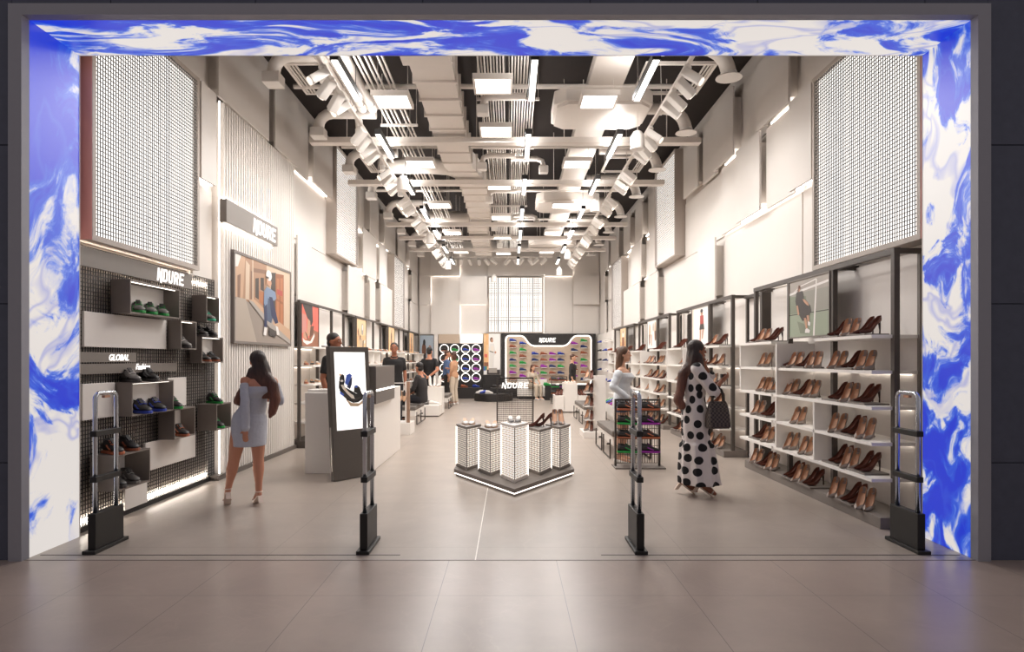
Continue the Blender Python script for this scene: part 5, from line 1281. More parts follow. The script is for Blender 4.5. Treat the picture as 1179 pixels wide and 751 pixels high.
# ================================================================ low mesh sneaker rack
def mesh_rack(x0, x1, y, zt, rows, cols, label, kinds, size, gname, nm):
    t = thing('mesh_rack', label, 'shoe rack', ((x0+x1)/2, y, 0), group='mesh shoe racks')
    MB().box(x0-.03, x1+.05, y-.05, y+.3, 0, .02).build('base_plate', M_GLASS, t)
    for x in (x0, x1): MB().box(x-.014, x+.014, y+.12, y+.15, .02, zt).build('post', M_DARKFRAME, t)
    MB().box(x0-.014, x1+.014, y+.12, y+.15, zt, zt+.025).build('top_rail', M_DARKFRAME, t)
    mb = MB(); grid_mesh(mb, (x0, y+.135, .06), (1,0,0), (0,0,1), x1-x0, zt-.06, .034, .007, pv=.12); mb.build('wire_mesh', M_DARKFRAME, t)
    w = (x1-x0)/cols
    for r, z in enumerate(rows):
        for c in range(cols):
            k = kinds[r][c]; xc = x0 + w*(c+.5)
            colr = {'orange': S_ORANGE, 'green': S_GREEN, 'purple': S_PURPLE, 'rustblack': S_RUST}[k]
            MB().box(xc-w*.42, xc+w*.42, y+.03, y+.12, z-.008, z).build('ledge', M_DARKFRAME, t)
            put_sneaker(k, (xc, y+.055, z), A(-8), '%s-soled black sneaker, %s row from top, %s, on the %s' % ({'orange':'orange','green':'green','purple':'purple','rustblack':'rust'}[k], ordn(r+1), 'aisle column' if c == 0 else ('middle column' if cols == 3 and c == 1 else 'heel wall column'), nm), gname, size)
mesh_rack(1.47, 2.08, 8.93, .925, (.80,.605,.41,.215), 2, 'low dark mesh rack of black sneakers, behind the entrance gate', [['orange','orange'],['green','purple'],['rustblack','orange'],['green','purple']], True, 'sneakers on the low mesh rack', 'low mesh rack')
mesh_rack(1.41, 1.94, 22.0, .90, (.78,.56,.34), 2, 'black mesh rack of sneakers before the back wall sneaker display', [['rustblack','orange'],['green','purple'],['rustblack','orange']], False, 'sneakers on the far mesh rack', 'far mesh rack')
# ================================================================ back wall displays
M_BLKBOARD = mat('feature_board', (36,32,31), .5, noise=.06)
M_WOOD = mat('slat_wood', (196,176,156), .55, noise=.06, nscale=12)
t = thing('ring_display', 'black wall of sixteen glowing rings, each holding a bright shoe', 'display wall', (-1.92, 25.3, 0))
MB().box(-2.78, -1.06, 25.36, YB-.19, 0, 2.12).build('board', M_BLKBOARD, t)
MB().box(-2.78, -1.06, 24.98, 25.355, 0, .42).build('low_ledge', M_BLKBOARD, t, bevel=.01)
RX = (-2.55,-2.14,-1.72,-1.31); RZ = (1.915,1.544,1.17,.795)
kinds = ('orange','allgreen','allblue','allpurple')
kn = {'orange':'orange and black','allgreen':'green','allblue':'blue','allpurple':'purple'}
for ci, x in enumerate(RX):
    for ri, z in enumerate(RZ):
        pts = [(x+.165*math.cos(2*PI*k/28), 25.33, z+.165*math.sin(2*PI*k/28)) for k in range(28)]
        r = MB().tube(pts, .016, 8, closed=True).build('glowing_ring', led('ring_led', (255,250,244), 1.15), t, smooth=True)
        MB().box(x-.125, x+.125, 25.24, 25.35, z-.1, z-.085).build('ledge', M_SHELF, r)
        put_sneaker(kinds[ci], (x+.02, 25.295, z-.085), A(-10), '%s shoe in a glowing ring, %s row from top of the rings' % (kn[kinds[ci]], ordn(ri+1)), 'shoes in the ring wall', False, .9)
o = MB().box(-2.78, -1.98, 25.38, YB-.19, 2.13, 2.48).build('wood_panel', M_WOOD); tag(o, 'pale wood panel above the ring wall, beside the lit sign', 'panel')
t = thing('lit_sign', 'white backlit shop sign above the ring wall', 'sign', (-1.5, 25.4, 2.13))
MB().box(-1.93, -1.07, 25.38, YB-.19, 2.13, 2.48).build('panel', led('sign_white', (255,250,244), .75), t)
mb = MB(); logo(mb, (-1.83, 25.375, 2.2), (1,0,0), (0,0,1), .66, .17, .02); mb.build('lettering', M_LETTER, t)
# posters
blueg = [('bluegrey', R(0,0,1,1)), ('tan', R(0,0,1,.3)), ('brown', blob(.3,.62,.16,.2)), ('charcoal', [(.14,.5),(.46,.55),(.5,.2),(.1,.2)]), ('black', blob(.32,.82,.09,.08)), ('rust', blob(.72,.5,.18,.25)), ('skin', blob(.66,.62,.08,.1)), ('brown', [(.5,.3),(.9,.4),(.95,.1),(.5,.05)])]
poster('wall_poster', 'tall blue-grey poster with dark figures on the back wall, behind the man in the T-shirt', (-3.52, 25.4, .9), (1,0,0), (0,0,1), .56, 1.55, blueg, M_GLASS, .01, .04, 'tall posters on the back wall')
o = MB().box(-2.95, -2.8, 25.36, YB-.09, 0, 2.48).build('white_pier', M_PANEL); tag(o, 'pale pier between the blue-grey poster and the ring wall', 'pier')
wom = [('light', R(0,0,1,1)), ('orange', R(0,.1,.3,1)), ('peach', R(.03,.8,.12,.95)), ('peach', R(.16,.55,.27,.72)), ('salmon', R(.04,.42,.22,.5)), ('rust', R(.02,.2,.28,.3)), ('brown', blob(.47,.85,.09,.06)), ('skin', blob(.5,.83,.07,.05)), ('white', [(.4,.76),(.62,.76),(.72,.5),(.62,.46),(.6,.18),(.34,.18),(.36,.5),(.28,.62)]), ('cream', [(.44,.7),(.58,.7),(.6,.54),(.42,.54)]), ('charcoal', [(.36,.58),(.6,.55),(.6,.53),(.36,.56)]), ('skin', blob(.7,.54,.06,.03)), ('cream', [(.46,.18),(.49,.18),(.5,.46),(.48,.46)]), ('blue', R(.0,.1,.14,.2)), ('teal', R(.06,.12,.2,.2)), ('charcoal', R(.2,.0,.98,.12)), ('greyb', R(.3,.04,.8,.16))]
poster('wall_poster', 'tall poster of a woman in white beside orange shelves, on the back wall', (-1.03, 25.4, .9), (1,0,0), (0,0,1), .67, 1.62, wom, M_GLASS, .01, .04, 'tall posters on the back wall')
MB_ = MB().box(-1.04, -.35, 25.37, YB-.03, 0, .89).build('dado_panel', M_BLKBOARD); tag(MB_, 'black panel under the poster of the woman in white', 'panel')
# feature wall with the cut-out wooden field
t = thing('feature_display', 'black feature wall with a wooden field of small shoe shelves outlined in light', 'display wall', (1.5, 25.4, 0))
MB().box(-.33, 3.34, 25.36, YB, 0, 2.505).build('board', M_BLKBOARD, t)
def arc(cx, cz, r, a0, a1, n=5): return [(cx + r*math.cos(A(a0+(a1-a0)*k/n)), cz + r*math.sin(A(a0+(a1-a0)*k/n))) for k in range(n+1)]
x0, x1, zt, zd, zb = -.156, 3.16, 2.42, 2.02, .54
out = arc(x0+.13, zb+.13, .13, 180, 270) + arc(x1-.13, zb+.13, .13, 270, 360) + arc(x1-.14, zt-.14, .14, 0, 90) + [(2.62,zt),(2.50,zt-.03),(2.40,zt-.13),(2.30,zt-.28),(2.20,zd+.04),(2.08,zd)] + [(.94,zd),(.82,zd+.04),(.72,zt-.28),(.62,zt-.13),(.52,zt-.03),(.40,zt)] + arc(x0+.14, zt-.14, .14, 90, 180)
MB().prism(out, (0, 25.36, 0), (1,0,0), (0,0,1), .03).build('wood_field', M_WOOD, t)
for k in range(26):
    pass
MB().tube([(a, 25.318, b) for a, b in out], .026, 6, closed=True).build('led_outline', led('feature_led', (255,250,244), 1.3), t)
mb = MB(); logo(mb, (1.14, 25.35, 2.17), (1,0,0), (0,0,1), .66, .17, .02); mb.build('lettering', M_LETTER, t)
FX = lambda px: (px-587)*.03387
FZ = lambda y: 1.5 + (414-y)*.03387
Y = lambda yc: 375 + yc/7.507
cols = [(590.6, (137,190,245,305,358,413,468)), (602, (163,218,273,330,388,443)), (616, (252,305,360,417,475)), (626, (252,305,360,417,475)), (636, (252,305,360,417,475)), (645.6, (252,305,360,417,475)), (661, (163,220,275,330,385,440)), (672, (140,192,245,305,358,413,472))]
seq = [['allblue','rust','allgreen','navy','allgreen','allpurple','rust'], ['allblue','allgreen','rust','allgreen','navy','allpurple'], ['allblue','navy','rust','allpurple','allgreen'], ['rust','rust','allpurple','allgreen','allpurple'], ['allpurple','allpurple','navy','rust','rust'], ['allblue','navy','allgreen','navy','allpurple'],
       ['allpurple','navy','rust','allpurple','rust','allpurple'], ['allgreen','navy','rust','allgreen','allpurple','rust','navy']]
for ci, (px, ys) in enumerate(cols):
    for ri, yy in enumerate(ys):
        x, z = FX(px), FZ(Y(yy))
        MB().box(x-.115, x+.115, 25.21, 25.328, z-.02, z).build('shelf', M_SHELF, t)
        put_sneaker(seq[ci][ri], (x, 25.27, z), A(-6), '%s shoe on wooden field, %s row from top, %s column from the rings' % (NM[seq[ci][ri]], ordn(ri+1), ordn(ci+1)), 'shoes on the wooden field', False, .95)
# bench seat, podium and goods before the wall
t = thing('long_seat', 'long white seat under the wooden shoe field', 'bench', (1.0, 24.6, 0))
MB().box(.28, 1.42, 24.4, 24.85, .12, .46).build('seat_block', M_WHITE, t, bevel=.02)
MB().box(.33, 1.37, 24.45, 24.8, 0, .12).build('foot', M_BLKBOARD, t)
MB().box(.28, 1.42, 24.86, 25.0, .12, .74).build('backrest', M_WHITE, t, bevel=.02)
t = thing('side_table', 'small black table with a green shoe beside the long seat', 'table', (1.38, 24.0, 0))
MB().box(1.29, 1.47, 23.9, 24.1, 0, .52).build('body', M_BLKBOARD, t, bevel=.006)
MB().box(1.27, 1.49, 23.88, 24.12, .52, .54).build('top', M_BLKBOARD, t)
put_sneaker('allgreen', (1.38, 24.0, .54), A(-10), 'green shoe on the small black table', 'shoes before the back wall', False)
t = thing('round_podium', 'round black two-tier podium before the back wall', 'podium', (-.75, 23.6, 0))
MB().lathe([(.66,0),(.70,.02),(.70,.26),(.68,.28)], (-.6,23.7,0), 40).build('lower_tier', M_BLKBOARD, t, angle=40)
MB().box(-.72,.05,23.75,24.25,.28,.46).build('upper_tier', M_BLKBOARD, t, bevel=.01)
for i, (x, y, z, k, rz) in enumerate(((-.95,23.42,.28,'allblue',-150),(-.74,23.3,.28,'white',-20),(-1.1,23.6,.28,'white',-160),(-.5,23.9,.46,'black',-20),(-.25,23.9,.46,'grey',-20))):
    put_sneaker(k, (x,y,z), A(rz), '%s shoe on the black podium, %s' % ({'allblue':'blue','white':'white','black':'black','grey':'grey'}[k], ('lower tier, front','lower tier, between the others','lower tier, nearest the ring wall','upper tier','upper tier beside the black one')[i]), 'shoes on the podium', False)
for i, (x, k) in enumerate(((-2.2,'white'),(-1.75,'rust'),(-1.3,'allblue'))):
    put_sneaker(k, (x, 25.1, .42), A(-10), '%s shoe on the black ledge below the rings' % {'white':'white','rust':'rust brown','allblue':'blue'}[k], 'shoes on the ring wall ledge', False)
# ================================================================ people
def skin_mat(n, c): return mat(n, c, .5, noise=.05, nscale=30)
SK1 = skin_mat('skin_tan', (192,132,104)); SK2 = skin_mat('skin_brown', (150,94,68)); SK3 = skin_mat('skin_fair', (214,166,138)); SK4 = skin_mat('skin_warm', (190,136,106))
def cloth(n, c, bump=.25, sc=45): return mat(n, c, .85, noise=.07, nscale=sc, bump=bump)
CL_BLACK = cloth('cloth_black', (26,24,25)); CL_CHAR = cloth('cloth_charcoal', (46,43,43)); CL_BLUE = cloth('cloth_pale_blue', (182,184,194), .5, 30); CL_ICE = cloth('cloth_ice', (222,226,230), .5, 30)
CL_DENIM = cloth('cloth_denim', (84,106,144)); CL_TAN = cloth('cloth_tan', (190,146,114)); CL_BEIGE = cloth('cloth_beige', (200,186,168)); CL_NAVY = cloth('cloth_dark_trousers', (34,34,40))
def hair_mat(n, top, end, z0, z1):
    m = bpy.data.materials.new(n); m.use_nodes = True; nt = m.node_tree; L = nt.links; b = nt.nodes['Principled BSDF']
    tc = nt.nodes.new('ShaderNodeTexCoord'); sp = nt.nodes.new('ShaderNodeSeparateXYZ'); L.new(tc.outputs['Object'], sp.inputs[0])
    mr = nt.nodes.new('ShaderNodeMapRange'); mr.inputs['From Min'].default_value = z0; mr.inputs['From Max'].default_value = z1; L.new(sp.outputs['Z'], mr.inputs['Value'])
    r = nt.nodes.new('ShaderNodeValToRGB'); r.color_ramp.elements[0].color = rgb(end); r.color_ramp.elements[1].color = rgb(top)
    L.new(mr.outputs['Result'], r.inputs['Fac'])
    mp = nt.nodes.new('ShaderNodeMapping'); mp.inputs['Scale'].default_value = (60,60,5); L.new(tc.outputs['Object'], mp.inputs['Vector'])
    n_ = nt.nodes.new('ShaderNodeTexNoise'); n_.inputs['Scale'].default_value = 1.5; n_.inputs['Detail'].default_value = 4; L.new(mp.outputs['Vector'], n_.inputs['Vector'])
    mx = nt.nodes.new('ShaderNodeMix'); mx.data_type = 'RGBA'; mx.blend_type = 'MULTIPLY'; mx.inputs['Factor'].default_value = .7
    r2 = nt.nodes.new('ShaderNodeValToRGB'); r2.color_ramp.elements[0].position = .35; r2.color_ramp.elements[0].color = (.35,.35,.35,1); r2.color_ramp.elements[1].position = .65
    L.new(n_.outputs['Fac'], r2.inputs['Fac']); L.new(r.outputs['Color'], mx.inputs['A']); L.new(r2.outputs['Color'], mx.inputs['B']); L.new(mx.outputs['Result'], b.inputs['Base Color'])
    bp = nt.nodes.new('ShaderNodeBump'); bp.inputs['Strength'].default_value = .6; bp.inputs['Distance'].default_value = .01; L.new(n_.outputs['Fac'], bp.inputs['Height']); L.new(bp.outputs['Normal'], b.inputs['Normal'])
    b.inputs['Roughness'].default_value = .45
    return m
H_BLACK = mat('hair_black', (30,24,22), .55, noise=.2, nscale=90, bump=.5); H_BROWN = mat('hair_brown', (84,54,38), .5, noise=.2, nscale=90, bump=.5)
def dots_mat(kind='round'):
    m = bpy.data.materials.new('polka_dot_cloth'); m.use_nodes = True; nt = m.node_tree; L = nt.links; b = nt.nodes['Principled BSDF']
    tc = nt.nodes.new('ShaderNodeTexCoord'); v = nt.nodes.new('ShaderNodeTexVoronoi'); v.voronoi_dimensions = '2D'; v.inputs['Scale'].default_value = 7.6; v.inputs['Randomness'].default_value = .5
    sp = nt.nodes.new('ShaderNodeSeparateXYZ'); L.new(tc.outputs['Object'], sp.inputs[0])
    at = nt.nodes.new('ShaderNodeMath'); at.operation = 'ARCTAN2'; L.new(sp.outputs['X'], at.inputs[0])
    oy = nt.nodes.new('ShaderNodeMath'); oy.operation = 'ADD'; oy.inputs[1].default_value = .04; L.new(sp.outputs['Y'], oy.inputs[0]); L.new(oy.outputs[0], at.inputs[1])
    mu = nt.nodes.new('ShaderNodeMath'); mu.operation = 'MULTIPLY'; mu.inputs[1].default_value = .17; L.new(at.outputs[0], mu.inputs[0])
    cb = nt.nodes.new('ShaderNodeCombineXYZ'); L.new(mu.outputs[0], cb.inputs[0]); L.new(sp.outputs['Z'], cb.inputs[1])
    if kind == 'flat': L.new(sp.outputs['Y'], cb.inputs[0])
    L.new(cb.outputs[0], v.inputs['Vector'])
    r = nt.nodes.new('ShaderNodeValToRGB'); r.color_ramp.interpolation = 'CONSTANT'; e = r.color_ramp.elements
    e[0].position = 0; e[0].color = rgb((24,22,24)); e[1].position = .33; e[1].color = rgb((220,212,208))
    L.new(v.outputs['Distance'], r.inputs['Fac']); L.new(r.outputs['Color'], b.inputs['Base Color']); b.inputs['Roughness'].default_value = .85
    n = nt.nodes.new('ShaderNodeTexNoise'); n.inputs['Scale'].default_value = 18; L.new(tc.outputs['Object'], n.inputs['Vector'])
    bp = nt.nodes.new('ShaderNodeBump'); bp.inputs['Strength'].default_value = .35; bp.inputs['Distance'].default_value = .02; L.new(n.outputs['Fac'], bp.inputs['Height']); L.new(bp.outputs['Normal'], b.inputs['Normal'])
    return m
V = Vector
BASE = dict(hip=(0,0,.95), waist=(0,.01,1.1), chest=(0,.02,1.31), neck=(0,-.005,1.47), head=(0,.03,1.635),
    shR=(.172,0,1.395), elR=(.215,-.03,1.14), wrR=(.225,.05,.89), shL=(-.172,0,1.395), elL=(-.215,-.03,1.14), wrL=(-.225,.05,.89),
    hpR=(.09,0,.92), knR=(.1,.02,.5), anR=(.1,-.03,.085), toR=(.12,.15,.03), hpL=(-.09,0,.92), knL=(-.1,.02,.5), anL=(-.1,-.03,.085), toL=(-.12,.15,.03))
class Person:
    def __init__(s, label, loc, phi, H=1.75, over=None, world=False, skin=SK1, female=False, head_yaw=0.0, voxel=.012, group=None, handR=None, handL=None, cat='person'):
        k = H/1.75; s.k = k; s.loc = V(loc); s.phi = phi; s.f = female; s.vox = voxel
        s.J = {n: V(p)*k for n, p in BASE.items()}
        if female:
            for n in ('shR','shL'): s.J[n].x *= .88
        R_ = Matrix.Rotation(-(phi-PI/2), 3, 'Z')
        for n, p in (over or {}).items(): s.J[n] = R_ @ V(p) if world else V(p)*k
        J = s.J; b = MB()
        s.torso(b, 0.0)
        hd = J['head']; s.hy = head_yaw
        s.Rh = Matrix.Rotation(head_yaw, 3, 'Z')
        def h(x, y, z): return hd + s.Rh @ V((x,y,z))*k
        s.h = h
        X = s.Rh @ V((1,0,0))*k; Y = s.Rh @ V((0,1,0))*k; Z = V((0,0,1))*k
        b.ell(h(0,-.005,.02), X*.074, Y*.094, Z*.098, 18, 14)
        b.ell(h(0,.026,-.045), X*.056, Y*.062, Z*.066, 14, 10)
        b.ell(h(0,.062,-.088), X*.026, Y*.024, Z*.02, 10, 8)
        b.chain([h(0,.088,.018), h(0,.106,-.018)], [.010*k,.014*k], 8)
        b.ell(h(0,.084,.034), X*.05, Y*.014, Z*.012, 10, 6)
        b.ell(h(0,.086,-.052), X*.024, Y*.012, Z*.010, 10, 6)
        for sx in (-1,1): b.ell(h(sx*.075,-.008,-.005), X*.010, Y*.022, Z*.032, 8, 6)
        b.chain([J['neck']+V((0,0,-.03))*k, hd + V((0,-.02,-.07))*k], [.058*k*(.86 if female else 1), .052*k*(.86 if female else 1)], 12)
        fm = .85 if female else 1.0
        for sd in 'RL':
            sh, el, wr = J['sh'+sd], J['el'+sd], J['wr'+sd]
            b.chain([J['chest']+(sh-J['chest'])*.55+V((0,0,.05))*k, sh, sh+(el-sh)*.4, el, el+(wr-el)*.3, wr], [.056*k*fm,.050*k*fm,.046*k*fm,.038*k*fm,.040*k*fm,.027*k*fm], 10)
            s.hand(b, wr, (wr-el).normalized(), sd, (handR if sd == 'R' else handL) or {})
            hp, kn, an, to = (J[x+sd] for x in ('hp','kn','an','to'))
            lg = 1.08 if female else 1.0
            b.chain([hp, hp+(kn-hp)*.45, kn, kn+(an-kn)*.32, kn+(an-kn)*.7, an], [.088*k*lg,.080*k*lg,.056*k*lg,.058*k*lg,.041*k,.034*k], 12)
            b.chain([an, an+(to-an)*.65, to], [.034*k,.036*k,.022*k], 10); b.ell(an - (to-an).normalized()*.03*k + V((0,0,-.03))*k, (.03*k,0,0), (0,.03*k,0), (0,0,.03*k))
        s.body = b.build('person', skin, None, remesh=voxel)
        o = s.body
        o.data.transform(Matrix.Translation(o.location))
        o.location = s.loc; o.rotation_euler = (0,0,phi-PI/2)
        WORLD[o.name] = Matrix.Identity(4)     # children are built in the person's own frame
        tag(o, label, cat, group)
        # face
        for sx in (-1,1):
            e = MB().ell(h(sx*.031,.083,.012), X*.013, Y*.006, Z*.006, 10, 6); ey = s.part('eye', e, mat('eye_white', (230,226,222), .3))
            e = MB().ell(h(sx*.031,.0885,.012), X*.006, Y*.002, Z*.006, 8, 6); e.build('iris', mat('iris_dark', (34,22,18), .3), ey, smooth=True)
            e = MB().tube([h(sx*.015,.092,.034), h(sx*.033,.091,.040), h(sx*.05,.08,.034)], .0035*k, 6); s.part('eyebrow', e, H_BLACK)
        e = MB(); e.ell(h(0,.094,-.049), X*.02, Y*.006, Z*.004, 10, 6); e.ell(h(0,.093,-.057), X*.018, Y*.006, Z*.005, 10, 6)
        s.part('lips', e, mat('lips', (150,76,70), .4))
    def part(s, name, mb, m, remesh=0, smooth=True):
        o = mb.build(name, m, s.body, smooth=smooth, remesh=remesh); return o
    def torso(s, b, g, lo=0.0, hi=9.0):
        """torso rings grown by g, between lo and hi along hip..neck (0..1)"""
        J, k = s.J, s.k
        if s.f: P = [(0,'hip',-.06,.15,.10),(.1,'hip',.0,.172,.118),(.25,'hip',.08,.15,.105),(.4,'waist',0,.115,.088),(.55,'waist',.1,.13,.098),(.72,'chest',0,.148,.122),(.85,'chest',.07,.15,.095),(.95,'neck',-.045,.11,.07),(1,'neck',.0,.055,.052)]
        else: P = [(0,'hip',-.06,.15,.10),(.1,'hip',.0,.165,.112),(.25,'hip',.08,.155,.106),(.4,'waist',0,.15,.102),(.55,'waist',.1,.16,.108),(.72,'chest',0,.178,.118),(.85,'chest',.07,.175,.1),(.95,'neck',-.045,.13,.075),(1,'neck',.0,.06,.058)]
        rings = []
        ax = (J['shR']-J['shL']); ax.z = 0; ax.normalize()
        for t, j, dz, rx, ry in P:
            if t < lo or t > hi: continue
            c = J[j] + V((0,0,dz*k)); tt = min(1, max(0, t))
            lat = (V((1,0,0))*(1-tt) + ax*tt).normalized(); fw = V((-lat.y, lat.x, 0))
            rings.append([c + lat*(rx*k+g)*math.cos(2*PI*i/20) + fw*(ry*k+g)*math.sin(2*PI*i/20) for i in range(20)])
        b.loft(rings)
    def hand(s, b, wr, d, sd, o):
        """palm, four bent fingers of unequal length, thumb from the side of the palm"""
        k = s.k * (.9 if s.f else 1.0); d = V(o.get('dir', d)).normalized()
        pn = V(o.get('palm', (0,0,0)))           # direction the palm faces
        if pn.length < .1: pn = V((-1 if sd == 'R' else 1, .15, 0))
        pn = (pn - d*pn.dot(d)).normalized(); lat = d.cross(pn).normalized()
        fwd = V((0,1,0)); 
        if lat.dot(fwd) < 0: lat = -lat           # lat points to the thumb side
        c = wr + d*.052*k
        b.ell(c, lat*.040*k, pn*.015*k, d*.055*k, 12, 8)
        bend = o.get('bend', .35)
        for i, (off, ln) in enumerate(((.028,.072),(.0095,.082),(-.009,.077),(-.027,.06))):
            p0 = c + d*.035*k + lat*off*k; pts = [p0]; a = bend*.5; ang = 0
            for j, q in enumerate((.42,.32,.26)):
                ang += a*(1+j*.4); dd = (d*math.cos(ang) + pn*math.sin(ang)) + lat*off*1.2
                pts.append(pts[-1] + dd.normalized()*ln*q*k)
            b.chain(pts, [.0095*k,.0092*k,.0088*k,.0078*k], 8)
        t0 = wr + d*.028*k + lat*.03*k
        b.chain([t0, t0 + (d*.55+lat*.75+pn*.2).normalized()*.035*k, t0 + (d*.8+lat*.6+pn*.4).normalized()*.066*k], [.013*k,.011*k,.009*k], 8)
    # -- clothing
    def shirt(s, m, sleeve=.6, g=.016, lo=0.0, name='shirt'):
        b = MB(); s.torso(b, g*s.k, lo, .96); J, k = s.J, s.k; fm = .85 if s.f else 1
        for sd in 'RL':
            sh, el, wr = J['sh'+sd], J['el'+sd], J['wr'+sd]
            pts = [J['chest']+(sh-J['chest'])*.55+V((0,0,.05))*k, sh]; rad = [.060*k*fm, .059*k*fm]
            n = 5
            for i in range(1, n+1):
                t = sleeve*i/n
                p = sh + (el-sh)*t if t <= 1 else el + (wr-el)*(t-1)
                pts.append(p); rad.append((.059 - .007*min(1,t) - .008*max(0,t-1))*k*fm)
            # cut the cuff square
            for a_, b_, r0, r1 in zip(pts[:-1], pts[1:], rad[:-1], rad[1:]):
                b.tube([a_, b_], [r0, r1], 12)
            for p, r in zip(pts[:-1], rad[:-1]): b.ell(p, (r,0,0), (0,r,0), (0,0,r), 12, 8)
        return s.part(name, b, m, remesh=s.vox)
    def collar(s, m):
        b = MB(); J, k = s.J, s.k; c = J['neck'] + V((0,.0,.0))*k
        pts = [c + V((.066*math.cos(2*PI*i/16), .066*math.sin(2*PI*i/16), -.018*math.sin(2*PI*i/16)))*k for i in range(16)]
        b.tube(pts, .014*k, 6, closed=True); return s.part('collar', b, m)
    def trousers(s, m, g=.016, length=1.0, flare=0):
        b = MB(); s.torso(b, g*s.k*.7, 0, .3); J, k = s.J, s.k
        for sd in 'RL':
            hp, kn, an = (J[x+sd] for x in ('hp','kn','an'))
            e = an + V((0,0,.02))*k if length >= 1 else hp + (kn-hp)*length
            if length >= 1: pts, rad = [hp, hp+(kn-hp)*.45, kn, kn+(e-kn)*.5, e], [.102,.09,.07,.066,.060]
            else: pts, rad = [hp, hp+(e-hp)*.5, e], [.104,.098,.092]
            for a_, b_, r0, r1 in zip(pts[:-1], pts[1:], rad[:-1], rad[1:]): b.tube([a_, b_], [r0*k, r1*k], 14)
            for p, r in zip(pts[:-1], rad[:-1]): b.ell(p, (r*k,0,0), (0,r*k,0), (0,0,r*k), 12, 8)
        return s.part('trousers' if length >= 1 else 'shorts', b, m, remesh=s.vox)
    def shoes(s, m):
        J, k = s.J, s.k
        for sd in 'RL':
            an, to = J['an'+sd], J['to'+sd]; d = (to-an); d.z = 0; d.normalize(); l = V((d.y,-d.x,0)); base = V((an.x, an.y, min(to.z, an.z) - .03*k))
            rings = []
            for t, w, h_ in ((-.07,.024,.07),(-.04,.036,.095),(.03,.040,.085),(.1,.046,.06),(.16,.042,.05),(.205,.02,.03)):
                c = base + d*t*k
                rings.append([c + l*w*k*math.cos(2*PI*i/12) + V((0,0,h_*k*(.5+.5*math.sin(2*PI*i/12)))) for i in range(12)])
            b = MB().loft(rings); s.part('shoe', b, m)
    def short_hair(s, m, up=1.0):
        b = MB(); k = s.k; X = s.Rh @ V((1,0,0))*k; Y = s.Rh @ V((0,1,0))*k; Z = V((0,0,1))*k
        b.ell(s.h(0,-.020,.052*up), X*.081, Y*.094, Z*.082, 18, 12); b.ell(s.h(0,-.052,-.012), X*.070, Y*.056, Z*.065, 14, 10)
        return s.part('hair', b, m, remesh=.009)
    def long_hair(s, m, length=.42, back=-.08, side=.085, curls=(), lean=(0,0)):
        b = MB(); k = s.k; X = s.Rh @ V((1,0,0))*k; Y = s.Rh @ V((0,1,0))*k; Z = V((0,0,1))*k
        b.ell(s.h(0,-.02,.038), X*.088, Y*.10, Z*.096, 20, 14)
        rings = []
        for i in range(9):
            t = i/8; c = s.h(lean[0]*min(1, t*1.3), -.03 + (back+.03)*min(1, t*1.6) + lean[1]*t, .05 - length*t)
            w = side*(1 + .25*math.sin(t*2.6)) * (1 - .35*max(0, t-.7)/.3); dpt = .075 - .03*t
            rings.append([c + X*w*math.cos(2*PI*j/20)*(1+.06*math.sin(9*t+j)) + Y*dpt*math.sin(2*PI*j/20)*(1+.10*math.sin(7*t+2*j)) for j in range(20)])
        b.loft(rings)
        for c in curls:
            b.chain([V(p) for p in c[0]], list(c[1]), 10)
        return s.part('hair', b, m, remesh=.010)
    def heels(s, m, strap=True):
        """block-heeled sandals under each foot"""
        J, k = s.J, s.k
        for sd in 'RL':
            an, to = J['an'+sd], J['to'+sd]; d = (to-an).normalized(); hz = V((d.x,d.y,0)).normalized(); l = V((hz.y,-hz.x,0))
            b = MB(); up = l.cross(d); up = up if up.z > 0 else -up
            rings = []
            for t, w in ((-.05,.022),(.02,.03),(.6,.036),(.95,.038),(1.25,.018)):
                c = an + (to-an)*t - up*.042*k
                rings.append([c + l*w*k - up*.006, c - l*w*k - up*.006, c - l*w*k + up*.006, c + l*w*k + up*.006])
            b.loft(rings); so = s.part('sandal_sole', b, m, smooth=False)
            hb = an - d*.02*k - up*.045*k; hl = hb - up*min(.085*k, max(.03, hb.z))
            b = MB(); b.loft([[hb + l*.022*k*a + hz*.02*k*c for a, c in ((1,1),(-1,1),(-1,-1),(1,-1))], [V((hl.x,hl.y,max(.0,hl.z))) + l*.024*k*a + hz*.02*k*c for a, c in ((1,1),(-1,1),(-1,-1),(1,-1))]])
            s.part('block_heel', b, m, smooth=False)
            b = MB(); c = an + V((0,0,.015))*k
            b.tube([c + l*.040*k*math.cos(2*PI*i/14) + hz*.040*k*math.sin(2*PI*i/14) for i in range(14)], .006*k, 6, closed=True); s.part('ankle_strap', b, m)
            b = MB(); c = an + (to-an)*.8
            b.tube([c + l*.042*k*math.cos(PI*i/8) + up*.040*k*math.sin(PI*i/8) - up*.02*k for i in range(9)], .008*k, 6); s.part('toe_strap', b, m)
